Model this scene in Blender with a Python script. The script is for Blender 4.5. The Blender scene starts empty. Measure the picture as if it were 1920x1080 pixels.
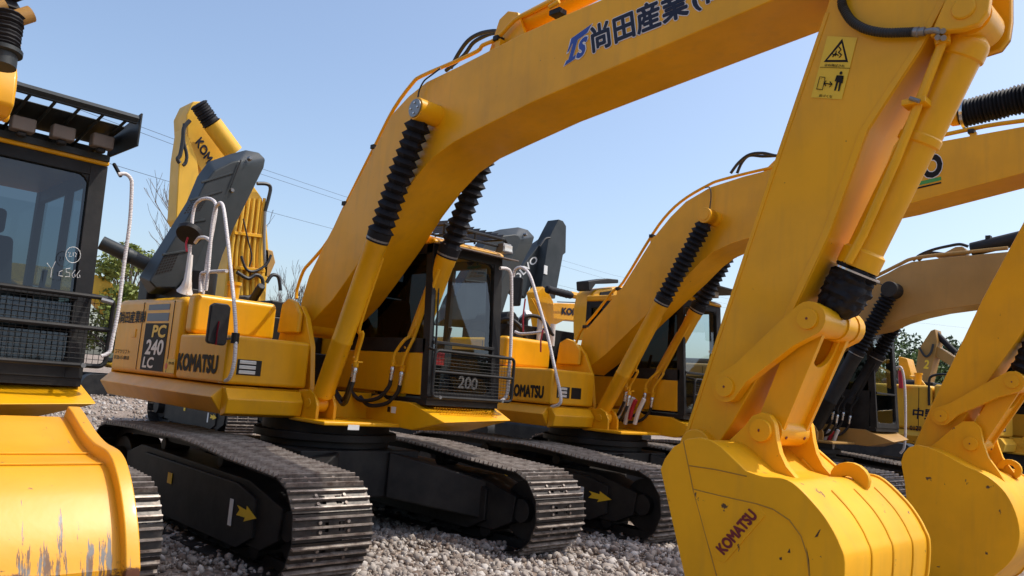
import bpy, bmesh, math, random
import numpy as np
from mathutils import Vector, Matrix
R = math.radians
S = bpy.context.scene
COL = S.collection
# ---------------------------------------------------------------- camera
CAMP = np.array([7.680520, -4.745535, 1.687261]); YAW, PIT, ROL, FPX = 0.765157, 0.124040, 0.080002, 1491.1
_d = np.array([-math.cos(YAW)*math.cos(PIT), math.sin(YAW)*math.cos(PIT), math.sin(PIT)])
_r = np.cross(_d, [0, 0, 1]); _r /= np.linalg.norm(_r); _u = np.cross(_r, _d)
_R = _r*math.cos(ROL)+_u*math.sin(ROL); _U = -_r*math.sin(ROL)+_u*math.cos(ROL)
cam = bpy.data.cameras.new('camera'); camo = bpy.data.objects.new('camera', cam); COL.objects.link(camo)
cam.sensor_width = 36; cam.lens = FPX/1920*36; cam.clip_end = 3000; cam.clip_start = .05
camo.matrix_world = Matrix(((_R[0], _U[0], -_d[0], CAMP[0]), (_R[1], _U[1], -_d[1], CAMP[1]), (_R[2], _U[2], -_d[2], CAMP[2]), (0, 0, 0, 1)))
S.camera = camo
# ---------------------------------------------------------------- light
SUN_AZ, SUN_EL = 52, 58          # azimuth from +X towards +Y
w = bpy.data.worlds.new('World'); S.world = w; w.use_nodes = True
nt = w.node_tree; sky = nt.nodes.new('ShaderNodeTexSky'); sky.sky_type = 'NISHITA'; sky.sun_disc = False
sky.sun_elevation = R(SUN_EL); sky.sun_rotation = R(90-SUN_AZ); sky.air_density = 1.0; sky.dust_density = 2.6; sky.ozone_density = 1.0
nt.links.new(sky.outputs[0], nt.nodes['Background'].inputs[0]); nt.nodes['Background'].inputs[1].default_value = .135
sl = bpy.data.lights.new('sun', 'SUN'); sl.energy = 2.25; sl.angle = R(.55); sl.color = (1, .95, .86)
so = bpy.data.objects.new('sun', sl); COL.objects.link(so)
sd = Vector((math.cos(R(SUN_EL))*math.cos(R(SUN_AZ)), math.cos(R(SUN_EL))*math.sin(R(SUN_AZ)), math.sin(R(SUN_EL))))
so.rotation_euler = sd.to_track_quat('Z', 'Y').to_euler()
S.view_settings.view_transform = 'Standard'; S.view_settings.look = 'None'; S.view_settings.exposure = .7
S.render.engine = 'CYCLES'
S.cycles.max_bounces = 8; S.cycles.transparent_max_bounces = 16; S.cycles.diffuse_bounces = 4

def at(px, py, ax, val):
    """point on the plane ax = val seen at that place of the 1920 x 1080 photograph"""
    v = _d*FPX+_R*(px-960)+_U*(540-py); i = 'xyz'.index(ax)
    return CAMP+v*((val-CAMP[i])/v[i])
# ---------------------------------------------------------------- materials
def mat(name, rgb, rough=.5, metal=0, coat=0, spec=.5):
    m = bpy.data.materials.new(name); m.use_nodes = True; b = m.node_tree.nodes['Principled BSDF']
    b.inputs['Base Color'].default_value = (*rgb, 1); b.inputs['Roughness'].default_value = rough; b.inputs['Metallic'].default_value = metal
    b.inputs['Coat Weight'].default_value = coat; b.inputs['Specular IOR Level'].default_value = spec
    b.inputs['Coat Roughness'].default_value = .12
    return m
def nodes(m): return m.node_tree.nodes, m.node_tree.links, m.node_tree.nodes['Principled BSDF']
def noise(m, scale, detail=4, stretch=None, kind='Object', rough=.55):
    N, L, b = nodes(m); tc = N.new('ShaderNodeTexCoord'); n = N.new('ShaderNodeTexNoise')
    n.inputs['Scale'].default_value = scale; n.inputs['Detail'].default_value = detail; n.inputs['Roughness'].default_value = rough
    if stretch:
        mp = N.new('ShaderNodeMapping'); mp.inputs['Scale'].default_value = stretch
        L.new(tc.outputs[kind], mp.inputs[0]); L.new(mp.outputs[0], n.inputs[0])
    else: L.new(tc.outputs[kind], n.inputs[0])
    return n
def ramp(m, src, stops):
    N, L, b = nodes(m); r = N.new('ShaderNodeValToRGB'); e = r.color_ramp.elements
    while len(e) < len(stops): e.new(.5)
    for k, (p, c) in enumerate(stops): e[k].position = p; e[k].color = (*c, 1) if len(c) == 3 else c
    L.new(src, r.inputs[0]); return r
def mixc(m, fac, a, b_):
    N, L, b = nodes(m); x = N.new('ShaderNodeMix'); x.data_type = 'RGBA'
    for s, v in ((x.inputs[0], fac), (x.inputs[6], a), (x.inputs[7], b_)):
        if hasattr(v, 'links'): L.new(v, s)
        elif isinstance(v, tuple): s.default_value = (*v, 1)
        else: s.default_value = v
    return x.outputs[2]
def bump(m, src, strength=.3, dist=.01):
    N, L, b = nodes(m); n = N.new('ShaderNodeBump'); n.inputs['Strength'].default_value = strength; n.inputs['Distance'].default_value = dist
    L.new(src, n.inputs['Height']); L.new(n.outputs[0], b.inputs['Normal'])
def paint(name, rgb, rough=.36, coat=.10, wear=0, wearc=(.09, .05, .03)):
    m = mat(name, rgb, rough, 0, coat, .35); N, L, b = nodes(m)
    n = noise(m, 1.7, 6); dk = tuple(c*.86 for c in rgb); lt = tuple(min(1, c*1.05) for c in rgb)
    c = ramp(m, n.outputs[0], [(.3, dk), (.62, lt)]).outputs[0]
    fine = noise(m, 34, 4)
    f = ramp(m, fine.outputs[0], [(.66, (0, 0, 0)), (.78, (1, 1, 1))])
    fm = N.new('ShaderNodeMath'); fm.operation = 'MULTIPLY'; fm.inputs[1].default_value = .16; L.new(f.outputs[0], fm.inputs[0])
    c = mixc(m, fm.outputs[0], c, tuple(x*.5+.06 for x in rgb))
    sk = noise(m, 1, 6, (11, 11, 1.1), rough=.6); sf = ramp(m, sk.outputs[0], [(.50, (0, 0, 0)), (.72, (1, 1, 1))])
    sm = N.new('ShaderNodeMath'); sm.operation = 'MULTIPLY'; sm.inputs[1].default_value = .22; L.new(sf.outputs[0], sm.inputs[0])
    c = mixc(m, sm.outputs[0], c, tuple(x*.55+.03 for x in rgb))
    cp = noise(m, 19, 6, rough=.6); cf = ramp(m, cp.outputs[0], [(.735, (0, 0, 0)), (.745, (1, 1, 1))]); c = mixc(m, cf.outputs[0], c, (.12, .06, .03))
    if wear:
        s = noise(m, 9, 8, rough=.62); f2 = ramp(m, s.outputs[0], [(.70-wear, (0, 0, 0)), (.72-wear, (1, 1, 1))])
        c = mixc(m, f2.outputs[0], c, wearc)
    L.new(c, b.inputs['Base Color'])
    rr = N.new('ShaderNodeMapRange'); rr.inputs['To Min'].default_value = rough-.09; rr.inputs['To Max'].default_value = rough+.16
    L.new(noise(m, 5, 5).outputs[0], rr.inputs[0]); L.new(rr.outputs[0], b.inputs['Roughness'])
    w2 = noise(m, 2.6, 2); bump(m, w2.outputs[0], .12, .02)
    return m
YEL = (.81, .388, .003)
M_yel = paint('yellow_paint', YEL)
M_yel2 = paint('yellow_paint_aged', (.79, .37, .003), .4, .12)
M_yb = paint('bucket_paint', (.85, .408, .002), .5, .04, wear=.028)
M_tan = paint('tan_yellow_paint', (.42, .235, .065), .45, .08)
M_brn = paint('orange_brown_paint', (.36, .19, .045), .5, .05)
M_seam = mat('shaded_dirty_weld_seam', (.40, .20, .02), .7)  # darker yellow: groove shading put into the colour along with the dirt
M_pale = paint('pale_yellow_paint', (.74, .42, .035), .45, .1)
# heavily worn bucket shell: long vertical scratches down to bare steel, rust low down
M_worn = mat('worn_bucket_paint', YEL, .42, 0, .1)
def _worn(m):
    N, L, b = nodes(m)
    base = ramp(m, noise(m, 2.3, 7).outputs[0], [(.28, (.66, .285, .003)), (.6, (.76, .34, .006))]).outputs[0]
    tc = N.new('ShaderNodeTexCoord'); sx = N.new('ShaderNodeSeparateXYZ'); L.new(tc.outputs['Object'], sx.inputs[0])
    s = noise(m, 1, 8, (4, 30, 2.6), rough=.7)
    mr = N.new('ShaderNodeMapRange'); mr.inputs['From Min'].default_value = 1.22; mr.inputs['From Max'].default_value = .97
    mr.inputs['To Min'].default_value = -.08; mr.inputs['To Max'].default_value = .065; L.new(sx.outputs[2], mr.inputs[0])
    ad = N.new('ShaderNodeMath'); ad.operation = 'ADD'; L.new(s.outputs[0], ad.inputs[0]); L.new(mr.outputs[0], ad.inputs[1])
    f = ramp(m, ad.outputs[0], [(.595, (0, 0, 0)), (.615, (1, 1, 1))])
    st = ramp(m, noise(m, 12, 5, (1, 3, 1)).outputs[0], [(.42, (.17, .16, .15)), (.52, (.16, .08, .035))]).outputs[0]
    c = mixc(m, f.outputs[0], base, st)
    r2 = noise(m, 1, 8, (5, 4, 9), rough=.7); mr2 = N.new('ShaderNodeMapRange'); mr2.inputs['From Min'].default_value = 1.05; mr2.inputs['From Max'].default_value = .94
    mr2.inputs['To Min'].default_value = -.3; mr2.inputs['To Max'].default_value = .1; L.new(sx.outputs[2], mr2.inputs[0])
    ad2 = N.new('ShaderNodeMath'); ad2.operation = 'ADD'; L.new(r2.outputs[0], ad2.inputs[0]); L.new(mr2.outputs[0], ad2.inputs[1])
    f2 = ramp(m, ad2.outputs[0], [(.53, (0, 0, 0)), (.58, (1, 1, 1))])
    c = mixc(m, f2.outputs[0], c, (.11, .035, .013))
    sp = noise(m, 26, 5); f3 = ramp(m, sp.outputs[0], [(.70, (0, 0, 0)), (.72, (1, 1, 1))]); c = mixc(m, f3.outputs[0], c, (.30, .13, .03))
    L.new(c, b.inputs['Base Color']); bump(m, noise(m, 8, 5).outputs[0], .15, .01)
_worn(M_worn)
M_blk = mat('black_paint', (.012, .012, .013), .55, 0, 0, .3)
bump(M_blk, noise(M_blk, 14, 4).outputs[0], .1, .01)
def dusty(m, a, b_, sc=3):
    N, L, b = nodes(m); L.new(ramp(m, noise(m, sc, 7, rough=.65).outputs[0], [(.38, a), (.68, b_)]).outputs[0], b.inputs['Base Color'])
dusty(M_blk, (.009, .009, .010), (.028, .026, .024))
M_gry = mat('grey_plastic', (.035, .042, .048), .5, 0, 0, .35); dusty(M_gry, (.018, .024, .027), (.034, .040, .044), 2)
M_rub = mat('black_rubber', (.010, .010, .013), .65, 0, 0, .25); bump(M_rub, noise(M_rub, 22, 4).outputs[0], .4, .01)
M_hose = mat('hose_rubber', (.014, .014, .015), .45)
M_shoe = mat('track_steel', (.09, .085, .08), .42, .55)
def _shoe(m):
    N, L, b = nodes(m); L.new(ramp(m, noise(m, 6, 8, rough=.7).outputs[0], [(.35, (.028, .025, .023)), (.55, (.058, .050, .044)), (.74, (.13, .10, .08))]).outputs[0], b.inputs['Base Color'])
    bump(m, noise(m, 30, 5).outputs[0], .35, .006)
_shoe(M_shoe)
M_grs = mat('worn_grouser_steel', (.28, .25, .22), .45, .3)
N, L, b = nodes(M_grs); L.new(ramp(M_grs, noise(M_grs, 9, 8, rough=.7).outputs[0], [(.36, (.10, .07, .055)), (.5, (.24, .20, .17)), (.7, (.42, .37, .32))]).outputs[0], b.inputs['Base Color'])
M_chr = mat('bright_steel', (.6, .6, .6), .22, .9)
M_stl = mat('dull_steel', (.25, .25, .25), .4, .7)
M_rope = mat('white_wrapped_cord', (.62, .60, .58), .8)
def _rope(m):
    N, L, b = nodes(m); tc = N.new('ShaderNodeTexCoord'); wv = N.new('ShaderNodeTexWave'); wv.bands_direction = 'Z'
    wv.inputs['Scale'].default_value = 16; wv.inputs['Distortion'].default_value = 14; wv.inputs['Detail'].default_value = 4; L.new(tc.outputs['Object'], wv.inputs[0])
    L.new(ramp(m, wv.outputs[0], [(.1, (.52, .47, .46)), (.5, (.74, .71, .70))]).outputs[0], b.inputs['Base Color']); bump(m, wv.outputs[0], .2, .004)
_rope(M_rope)
M_red = mat('red_ribbon', (.45, .02, .04), .6)
M_redp = mat('red_plastic', (.6, .03, .03), .4)
M_wht = mat('white_film', (.75, .75, .73), .5)
M_film = mat('plastic_film', (.7, .68, .66), .25)
M_seat = mat('dark_seat_fabric', (.035, .036, .04), .85)
M_int = mat('cab_interior_plastic', (.05, .052, .055), .7)
M_navy = mat('navy_vinyl', (.012, .015, .035), .5, 0, 0, .3)
M_blue = mat('blue_vinyl', (.02, .06, .32), .35)
M_outl = mat('white_vinyl', (.72, .70, .68), .4)
M_mar = mat('maroon_vinyl', (.16, .012, .02), .45)
M_dkb = mat('dark_blue_stripe', (.03, .04, .10), .35)
M_lbl = mat('black_label', (.014, .011, .010), .6, 0, 0, .2)
M_lyel = mat('label_yellow', (.78, .50, .02), .45)
M_org = mat('orange_vinyl', (.65, .09, .02), .45)
M_lens = mat('lamp_lens', (.75, .75, .72), .12, .3, .5)
M_grn = mat('green_stripe', (.05, .30, .06), .45)
M_lamp = mat('lamp_grey_brown', (.16, .13, .11), .6)
M_mirror = mat('mirror_glass', (.25, .27, .3), .08, 1)
def glass(name, tint, gl=.12, rough=.02):
    m = bpy.data.materials.new(name); m.use_nodes = True; N = m.node_tree.nodes; L = m.node_tree.links; N.clear()
    o = N.new('ShaderNodeOutputMaterial'); t = N.new('ShaderNodeBsdfTransparent'); t.inputs[0].default_value = (*tint, 1)
    g = N.new('ShaderNodeBsdfGlossy'); g.inputs['Roughness'].default_value = rough; g.inputs[0].default_value = (.9, .95, 1, 1)
    f = N.new('ShaderNodeLayerWeight'); f.inputs[0].default_value = .5
    p = N.new('ShaderNodeMath'); p.operation = 'POWER'; p.inputs[1].default_value = 5; L.new(f.outputs['Facing'], p.inputs[0])
    a = N.new('ShaderNodeMath'); a.operation = 'MULTIPLY_ADD'; a.inputs[1].default_value = .85; a.inputs[2].default_value = gl; L.new(p.outputs[0], a.inputs[0])
    x = N.new('ShaderNodeMixShader'); L.new(a.outputs[0], x.inputs[0]); L.new(t.outputs[0], x.inputs[1]); L.new(g.outputs[0], x.inputs[2]); L.new(x.outputs[0], o.inputs[0])
    return m
M_glass = glass('cab_glass', (.74, .82, .84), .06)
M_dglass = glass('dark_tinted_glass', (.02, .022, .024), .02)
M_hglass = glass('hazy_cab_glass', (.11, .15, .17), .05, .03)
M_bark = mat('grey_bark', (.16, .13, .11), .9)
def leafmat(name, a, b_):
    m = mat(name, a, .6, 0, 0, .3); N, L, b = nodes(m); oi = noise(m, 1.1, 3)
    L.new(ramp(m, oi.outputs[0], [(.35, a), (.65, b_)]).outputs[0], b.inputs['Base Color']); return m
M_leaf = leafmat('green_leaves', (.045, .085, .02), (.10, .15, .035))
M_leafy = leafmat('yellow_green_leaves', (.13, .17, .03), (.22, .24, .06))
M_leafd = leafmat('dark_leaves', (.03, .055, .02), (.07, .10, .035))
M_stone = mat('gravel_stone', (.4, .35, .33), .85)
def _stone(m):
    N, L, b = nodes(m); g = N.new('ShaderNodeNewGeometry')
    L.new(ramp(m, g.outputs['Random Per Island'], [(0, (.15, .105, .08)), (.2, (.24, .195, .16)), (.5, (.33, .285, .245)), (.8, (.42, .375, .335)), (.94, (.52, .48, .44)), (1, (.16, .11, .08))]).outputs[0], b.inputs['Base Color'])
    bump(m, noise(m, 60, 4).outputs[0], .5, .004)
_stone(M_stone)
M_grd = mat('gravel_ground', (.34, .29, .27), .95)
def _grd(m):
    N, L, b = nodes(m); tc = N.new('ShaderNodeTexCoord'); v = N.new('ShaderNodeTexVoronoi'); v.inputs['Scale'].default_value = 17
    L.new(tc.outputs['Object'], v.inputs[0])
    c1 = ramp(m, v.outputs['Distance'], [(.05, (.52, .44, .38)), (.5, (.25, .20, .16))]).outputs[0]
    n = noise(m, .6, 6); c2 = ramp(m, n.outputs[0], [(.35, (.7, .66, .62)), (.65, (1.05, 1, .98))]).outputs[0]
    x = N.new('ShaderNodeMix'); x.data_type = 'RGBA'; x.blend_type = 'MULTIPLY'; x.inputs[0].default_value = 1; L.new(c1, x.inputs[6]); L.new(c2, x.inputs[7]); L.new(x.outputs[2], b.inputs['Base Color'])
    iv = N.new('ShaderNodeMath'); iv.operation = 'SUBTRACT'; iv.inputs[0].default_value = 1; L.new(v.outputs['Distance'], iv.inputs[1]); bump(m, iv.outputs[0], .9, .03)
_grd(M_grd)
# ---------------------------------------------------------------- mesh helpers
class MB:
    def __init__(s): s.v = []; s.f = []; s.mi = []; s.mats = []
    def add(s, vs, fs, m=None):
        k = len(s.v); s.v += [tuple(map(float, p)) for p in vs]; s.f += [[i+k for i in f] for f in fs]
        if m is None: q = 0
        else:
            if not s.mats: s.mats.append(None)
            if m not in s.mats: s.mats.append(m)
            q = s.mats.index(m)
        s.mi += [q]*len(fs); return s
    def box(s, x0, x1, y0, y1, z0, z1, m=None):
        return s.hexa([(x0, y0, z0), (x1, y0, z0), (x1, y1, z0), (x0, y1, z0), (x0, y0, z1), (x1, y0, z1), (x1, y1, z1), (x0, y1, z1)], m)
    def hexa(s, p, m=None): return s.add(p, [(0, 3, 2, 1), (4, 5, 6, 7), (0, 1, 5, 4), (1, 2, 6, 5), (2, 3, 7, 6), (3, 0, 4, 7)], m)
    def prism(s, pts, a0, a1, ax='y', m=None):
        n = len(pts)
        mk = {'y': lambda p, a: (p[0], a, p[1]), 'x': lambda p, a: (a, p[0], p[1]), 'z': lambda p, a: (p[0], p[1], a)}[ax]
        vs = [mk(p, a0) for p in pts]+[mk(p, a1) for p in pts]
        return s.add(vs, [list(range(n))[::-1], list(range(n, 2*n))]+[(i, (i+1) % n, n+(i+1) % n, n+i) for i in range(n)], m)
    def tube(s, path, r, n=10, m=None, caps=True, up=None):
        P = [Vector(p) for p in path]; k = len(P); rs = r if hasattr(r, '__len__') else [r]*k
        T = []
        for i in range(k):
            t = P[min(i+1, k-1)]-P[max(i-1, 0)]
            if t.length < 1e-9: t = T[-1] if T else Vector((0, 0, 1))
            T.append(t.normalized())
        a = Vector(up) if up else (Vector((0, 0, 1)) if abs(T[0].z) < .9 else Vector((1, 0, 0)))
        nrm = (a-T[0]*a.dot(T[0])).normalized(); vs = []
        for i in range(k):
            nrm = (nrm-T[i]*nrm.dot(T[i])).normalized(); bi = T[i].cross(nrm)
            vs += [P[i]+(nrm*math.cos(2*math.pi*j/n)+bi*math.sin(2*math.pi*j/n))*rs[i] for j in range(n)]
        fs = [(i*n+j, i*n+(j+1) % n, (i+1)*n+(j+1) % n, (i+1)*n+j) for i in range(k-1) for j in range(n)]
        if caps: fs += [list(range(n))[::-1], list(range((k-1)*n, k*n))]
        return s.add(vs, fs, m)
    def cyl(s, p0, p1, r, n=20, m=None, r1=None): return s.tube([p0, p1], [r, r if r1 is None else r1], n, m)
    def lathe(s, p0, p1, prof, n=16, m=None):
        a, b_ = Vector(p0), Vector(p1); d = b_-a
        pts = [a+d*t for t, _ in prof]; T = d.normalized(); q = Vector((0, 0, 1)) if abs(T.z) < .9 else Vector((1, 0, 0))
        nrm = (q-T*q.dot(T)).normalized(); bi = T.cross(nrm); vs = []
        for p, (_, r) in zip(pts, prof): vs += [p+(nrm*math.cos(2*math.pi*j/n)+bi*math.sin(2*math.pi*j/n))*r for j in range(n)]
        k = len(prof); fs = [(i*n+j, i*n+(j+1) % n, (i+1)*n+(j+1) % n, (i+1)*n+j) for i in range(k-1) for j in range(n)]
        fs += [list(range(n))[::-1], list(range((k-1)*n, k*n))]
        return s.add(vs, fs, m)
    def build(s, name, material, parent=None, bevel=0, smooth=True, seg=2, label=None):
        me = bpy.data.meshes.new(name); me.from_pydata(s.v, [], s.f)
        mm = list(s.mats) or [None]; mm[0] = material
        for m in mm: me.materials.append(m)
        me.polygons.foreach_set('material_index', s.mi)
        bm = bmesh.new(); bm.from_mesh(me); bmesh.ops.recalc_face_normals(bm, faces=bm.faces); bm.to_mesh(me); bm.free()
        if smooth: me.polygons.foreach_set('use_smooth', [True]*len(me.polygons)); 
        o = bpy.data.objects.new(name, me); COL.objects.link(o)
        if bevel:
            b = o.modifiers.new('bevel', 'BEVEL'); b.width = bevel; b.segments = seg; b.limit_method = 'ANGLE'; b.angle_limit = R(28); b.use_clamp_overlap = True
            wn = o.modifiers.new('wn', 'WEIGHTED_NORMAL'); wn.weight = 80
        elif smooth: me.set_sharp_from_angle(angle=R(38))
        if parent: o.parent = parent
        if label: o['label'] = label
        return o
def smoothpath(pts, k=5):
    P = [Vector(p) for p in pts]; out = []
    for i in range(len(P)-1):
        p0, p1, p2, p3 = P[max(i-1, 0)], P[i], P[i+1], P[min(i+2, len(P)-1)]
        for j in range(k):
            t = j/k; out.append(.5*((2*p1)+(-p0+p2)*t+(2*p0-5*p1+4*p2-p3)*t*t+(-p0+3*p1-3*p2+p3)*t**3))
    out.append(P[-1]); return out
def empty(name, loc, label, cat, group=None, rz=0):
    o = bpy.data.objects.new(name, None); COL.objects.link(o); o.location = loc; o.rotation_euler[2] = rz; o.empty_display_size = .3
    o['label'] = label; o['category'] = cat
    if group: o['group'] = group
    return o
def tag(o, label=None, cat=None, group=None, kind=None):
    for k, v in (('label', label), ('category', cat), ('group', group), ('kind', kind)):
        if v: o[k] = v
    return o
_tc = {}
def textgeo(s, off=0):
    off = 0; key = (s, off)
    if key in _tc: return _tc[key]
    c = bpy.data.curves.new('t', 'FONT'); c.body = s; c.size = 1; c.offset = off; c.resolution_u = 3; c.fill_mode = 'FRONT'
    o = bpy.data.objects.new('t', c); COL.objects.link(o); dg = bpy.context.evaluated_depsgraph_get(); dg.update()
    me = bpy.data.meshes.new_from_object(o.evaluated_get(dg)); vs = [tuple(v.co) for v in me.vertices]; fs = [list(p.vertices) for p in me.polygons]
    bpy.data.objects.remove(o); bpy.data.meshes.remove(me); _tc[key] = (vs, fs); return vs, fs
def textdecal(name, s, P0, A, B, nrm, material, parent, off=.02, outline=None, org=(0, 0, 0), lift=.003, skew=0):
    """text stretched on the parallelogram P0, P0+A (along), P0+B (up); points in world, stored relative to org"""
    P0, A, B, nrm, org = map(Vector, (P0, A, B, nrm, org)); vs, fs = textgeo(s, off)
    x0 = min(v[0] for v in vs); x1 = max(v[0] for v in vs); y0 = min(v[1] for v in vs); y1 = max(v[1] for v in vs)
    mb = MB()
    def put(rad, l, m):       # heavier strokes: the glyphs repeated round a small circle, each copy a hair above the last
        for k in range(9 if rad else 1):
            dx, dy = (0, 0) if k == 0 else (rad*math.cos(k*math.pi/4), rad*math.sin(k*math.pi/4))
            mb.add([P0-org+A*((v[0]+dx-x0)/(x1-x0))+B*((v[1]+dy-y0)/(y1-y0))+nrm*(l+k*.00012) for v in vs], fs, m)
    put(off, lift+(.002 if outline else 0), None)
    if outline: put(off+outline[0], lift, outline[1])
    me = bpy.data.meshes.new(name); me.from_pydata(mb.v, [], mb.f)
    mm = list(mb.mats) or [None]; mm[0] = material
    for m in mm: me.materials.append(m)
    me.polygons.foreach_set('material_index', mb.mi); o = bpy.data.objects.new(name, me); COL.objects.link(o); o.parent = parent
    return o
# ---------------------------------------------------------------- setting
GZ = .05
g = MB(); n = 60
g.add([(-1500, -1500, GZ), (1500, -1500, GZ), (1500, 1500, GZ), (-1500, 1500, GZ)], [(0, 1, 2, 3)])
tag(g.build('ground', M_grd, smooth=False), kind='structure')
def stones():
    rng = np.random.default_rng(3); bm = bmesh.new(); bmesh.ops.create_icosphere(bm, subdivisions=1, radius=1)
    bv = np.array([v.co for v in bm.verts]); bf = np.array([[v.index for v in f.verts] for f in bm.faces]); bm.free()
    pts = []
    def scatter(x0, x1, y0, y1, dens, s0, s1):
        k = int((x1-x0)*(y1-y0)*dens); a = rng.uniform((x0, y0), (x1, y1), (k, 2)); s = s0*(s1/s0)**(rng.random(k)**2.2); keep = rng.random(k) < .62+.38*np.sin(a[:, 0]*2.7+np.sin(a[:, 1]*1.9)*2)*np.cos(a[:, 1]*3.3); a, s = a[keep], s[keep]
        pts.append(np.column_stack([a, s]))
    scatter(.2, 4.6, -.95, 1.0, 1500, .011, .055)
    scatter(1.6, 5.2, .95, 4.4, 1000, .012, .058)
    scatter(2.2, 5, -3, -.9, 700, .012, .04); scatter(-1.5, 2.3, -2.75, -1.45, 700, .012, .045)
    scatter(-12, .2, -3.2, 1.6, 240, .02, .05)
    scatter(-9, 1.6, 1.2, 9, 60, .02, .05); scatter(-30, -8, -1.5, 8, 26, .03, .09)
    P = np.concatenate(pts); k = len(P)
    q = rng.normal(size=(k, 3, 3)); Q, _ = np.linalg.qr(q); sc = rng.uniform(.42, 1.2, (k, 1, 3))
    nb = len(bv); jit = 1+rng.normal(0, .19, (k, nb, 1)); V = bv[None]*jit*sc; V = np.einsum('kij,knj->kni', Q, V)*P[:, 2][:, None, None]
    pile = .035*np.maximum(0, np.sin(P[:, 0]*3.1)*np.cos(P[:, 1]*2.3+1))+rng.random(k)*.02
    V[:, :, 0] += P[:, 0][:, None]; V[:, :, 1] += P[:, 1][:, None]; V[:, :, 2] += (GZ+pile+P[:, 2]*.08)[:, None]
    F = (bf[None]+(np.arange(k)*nb)[:, None, None]).reshape(-1, 3)
    me = bpy.data.meshes.new('gravel'); me.vertices.add(k*nb); me.vertices.foreach_set('co', V.ravel()); nf = len(F)
    me.loops.add(nf*3); me.loops.foreach_set('vertex_index', F.ravel()); me.polygons.add(nf)
    me.polygons.foreach_set('loop_start', np.arange(0, nf*3, 3)); me.update(calc_edges=True); me.materials.append(M_stone)
    o = bpy.data.objects.new('gravel', me); COL.objects.link(o); tag(o, 'loose pale grey crushed stones strewn over the yard', 'gravel', kind='stuff')
stones()
# ---------------------------------------------------------------- tracks
TP = 50
def trackpath():
    I, ri, Sx, rs = (1.95, .47), .395, (-1.92, .50), .43; pts = []
    for a in np.linspace(-90, 88, 24): pts.append((I[0]+ri*math.cos(R(a)), I[1]+ri*math.sin(R(a))))
    pts += [(1.55, .885), (1.1, .905), (.6, .945), (.1, .968), (-.5, .955), (-1.1, .962), (-1.6, .945)]
    for a in np.linspace(92, 268, 24): pts.append((Sx[0]+rs*math.cos(R(a)), Sx[1]+rs*math.sin(R(a))))
    pts.append(pts[0]); return np.array(pts)
def shoe_mesh(w=.7, pitch=.2065):
    b = MB(); h = w/2; t = .012; p = pitch/2-.003
    # plate with two clear slots in the middle, bolts beside them
    for y0, y1 in ((-h, -.095), (-.045, .045), (.095, h)): b.box(-p, p, y0, y1, -t, 0)
    for y0, y1 in ((-.095, -.045), (.045, .095)): b.box(-p, -.035, y0, y1, -t, 0); b.box(.035, p, y0, y1, -t, 0)
    for x in (-.069, .0, .069):
        b.hexa([(x-.011, -h, 0), (x+.011, -h, 0), (x+.011, h, 0), (x-.011, h, 0), (x-.006, -h+.006, .030), (x+.006, -h+.006, .030), (x+.006, h-.006, .030), (x-.006, h-.006, .030)], M_grs)
    for x in (-.035, .035):
        for y in (-.125, .125): b.cyl((x, y, 0), (x, y, .017), .014, 8, M_grs)
    for y in (-.085, .085): b.box(-.085, .085, y-.018, y+.018, -.1, -t)
    b.cyl((p, -.085, -.055), (p, .085, -.055), .03, 8)
    me_o = b.build('track_shoe', M_shoe, smooth=False); return me_o
_shoe0 = shoe_mesh(); SHOE = _shoe0.data; bpy.data.objects.remove(_shoe0)
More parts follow.
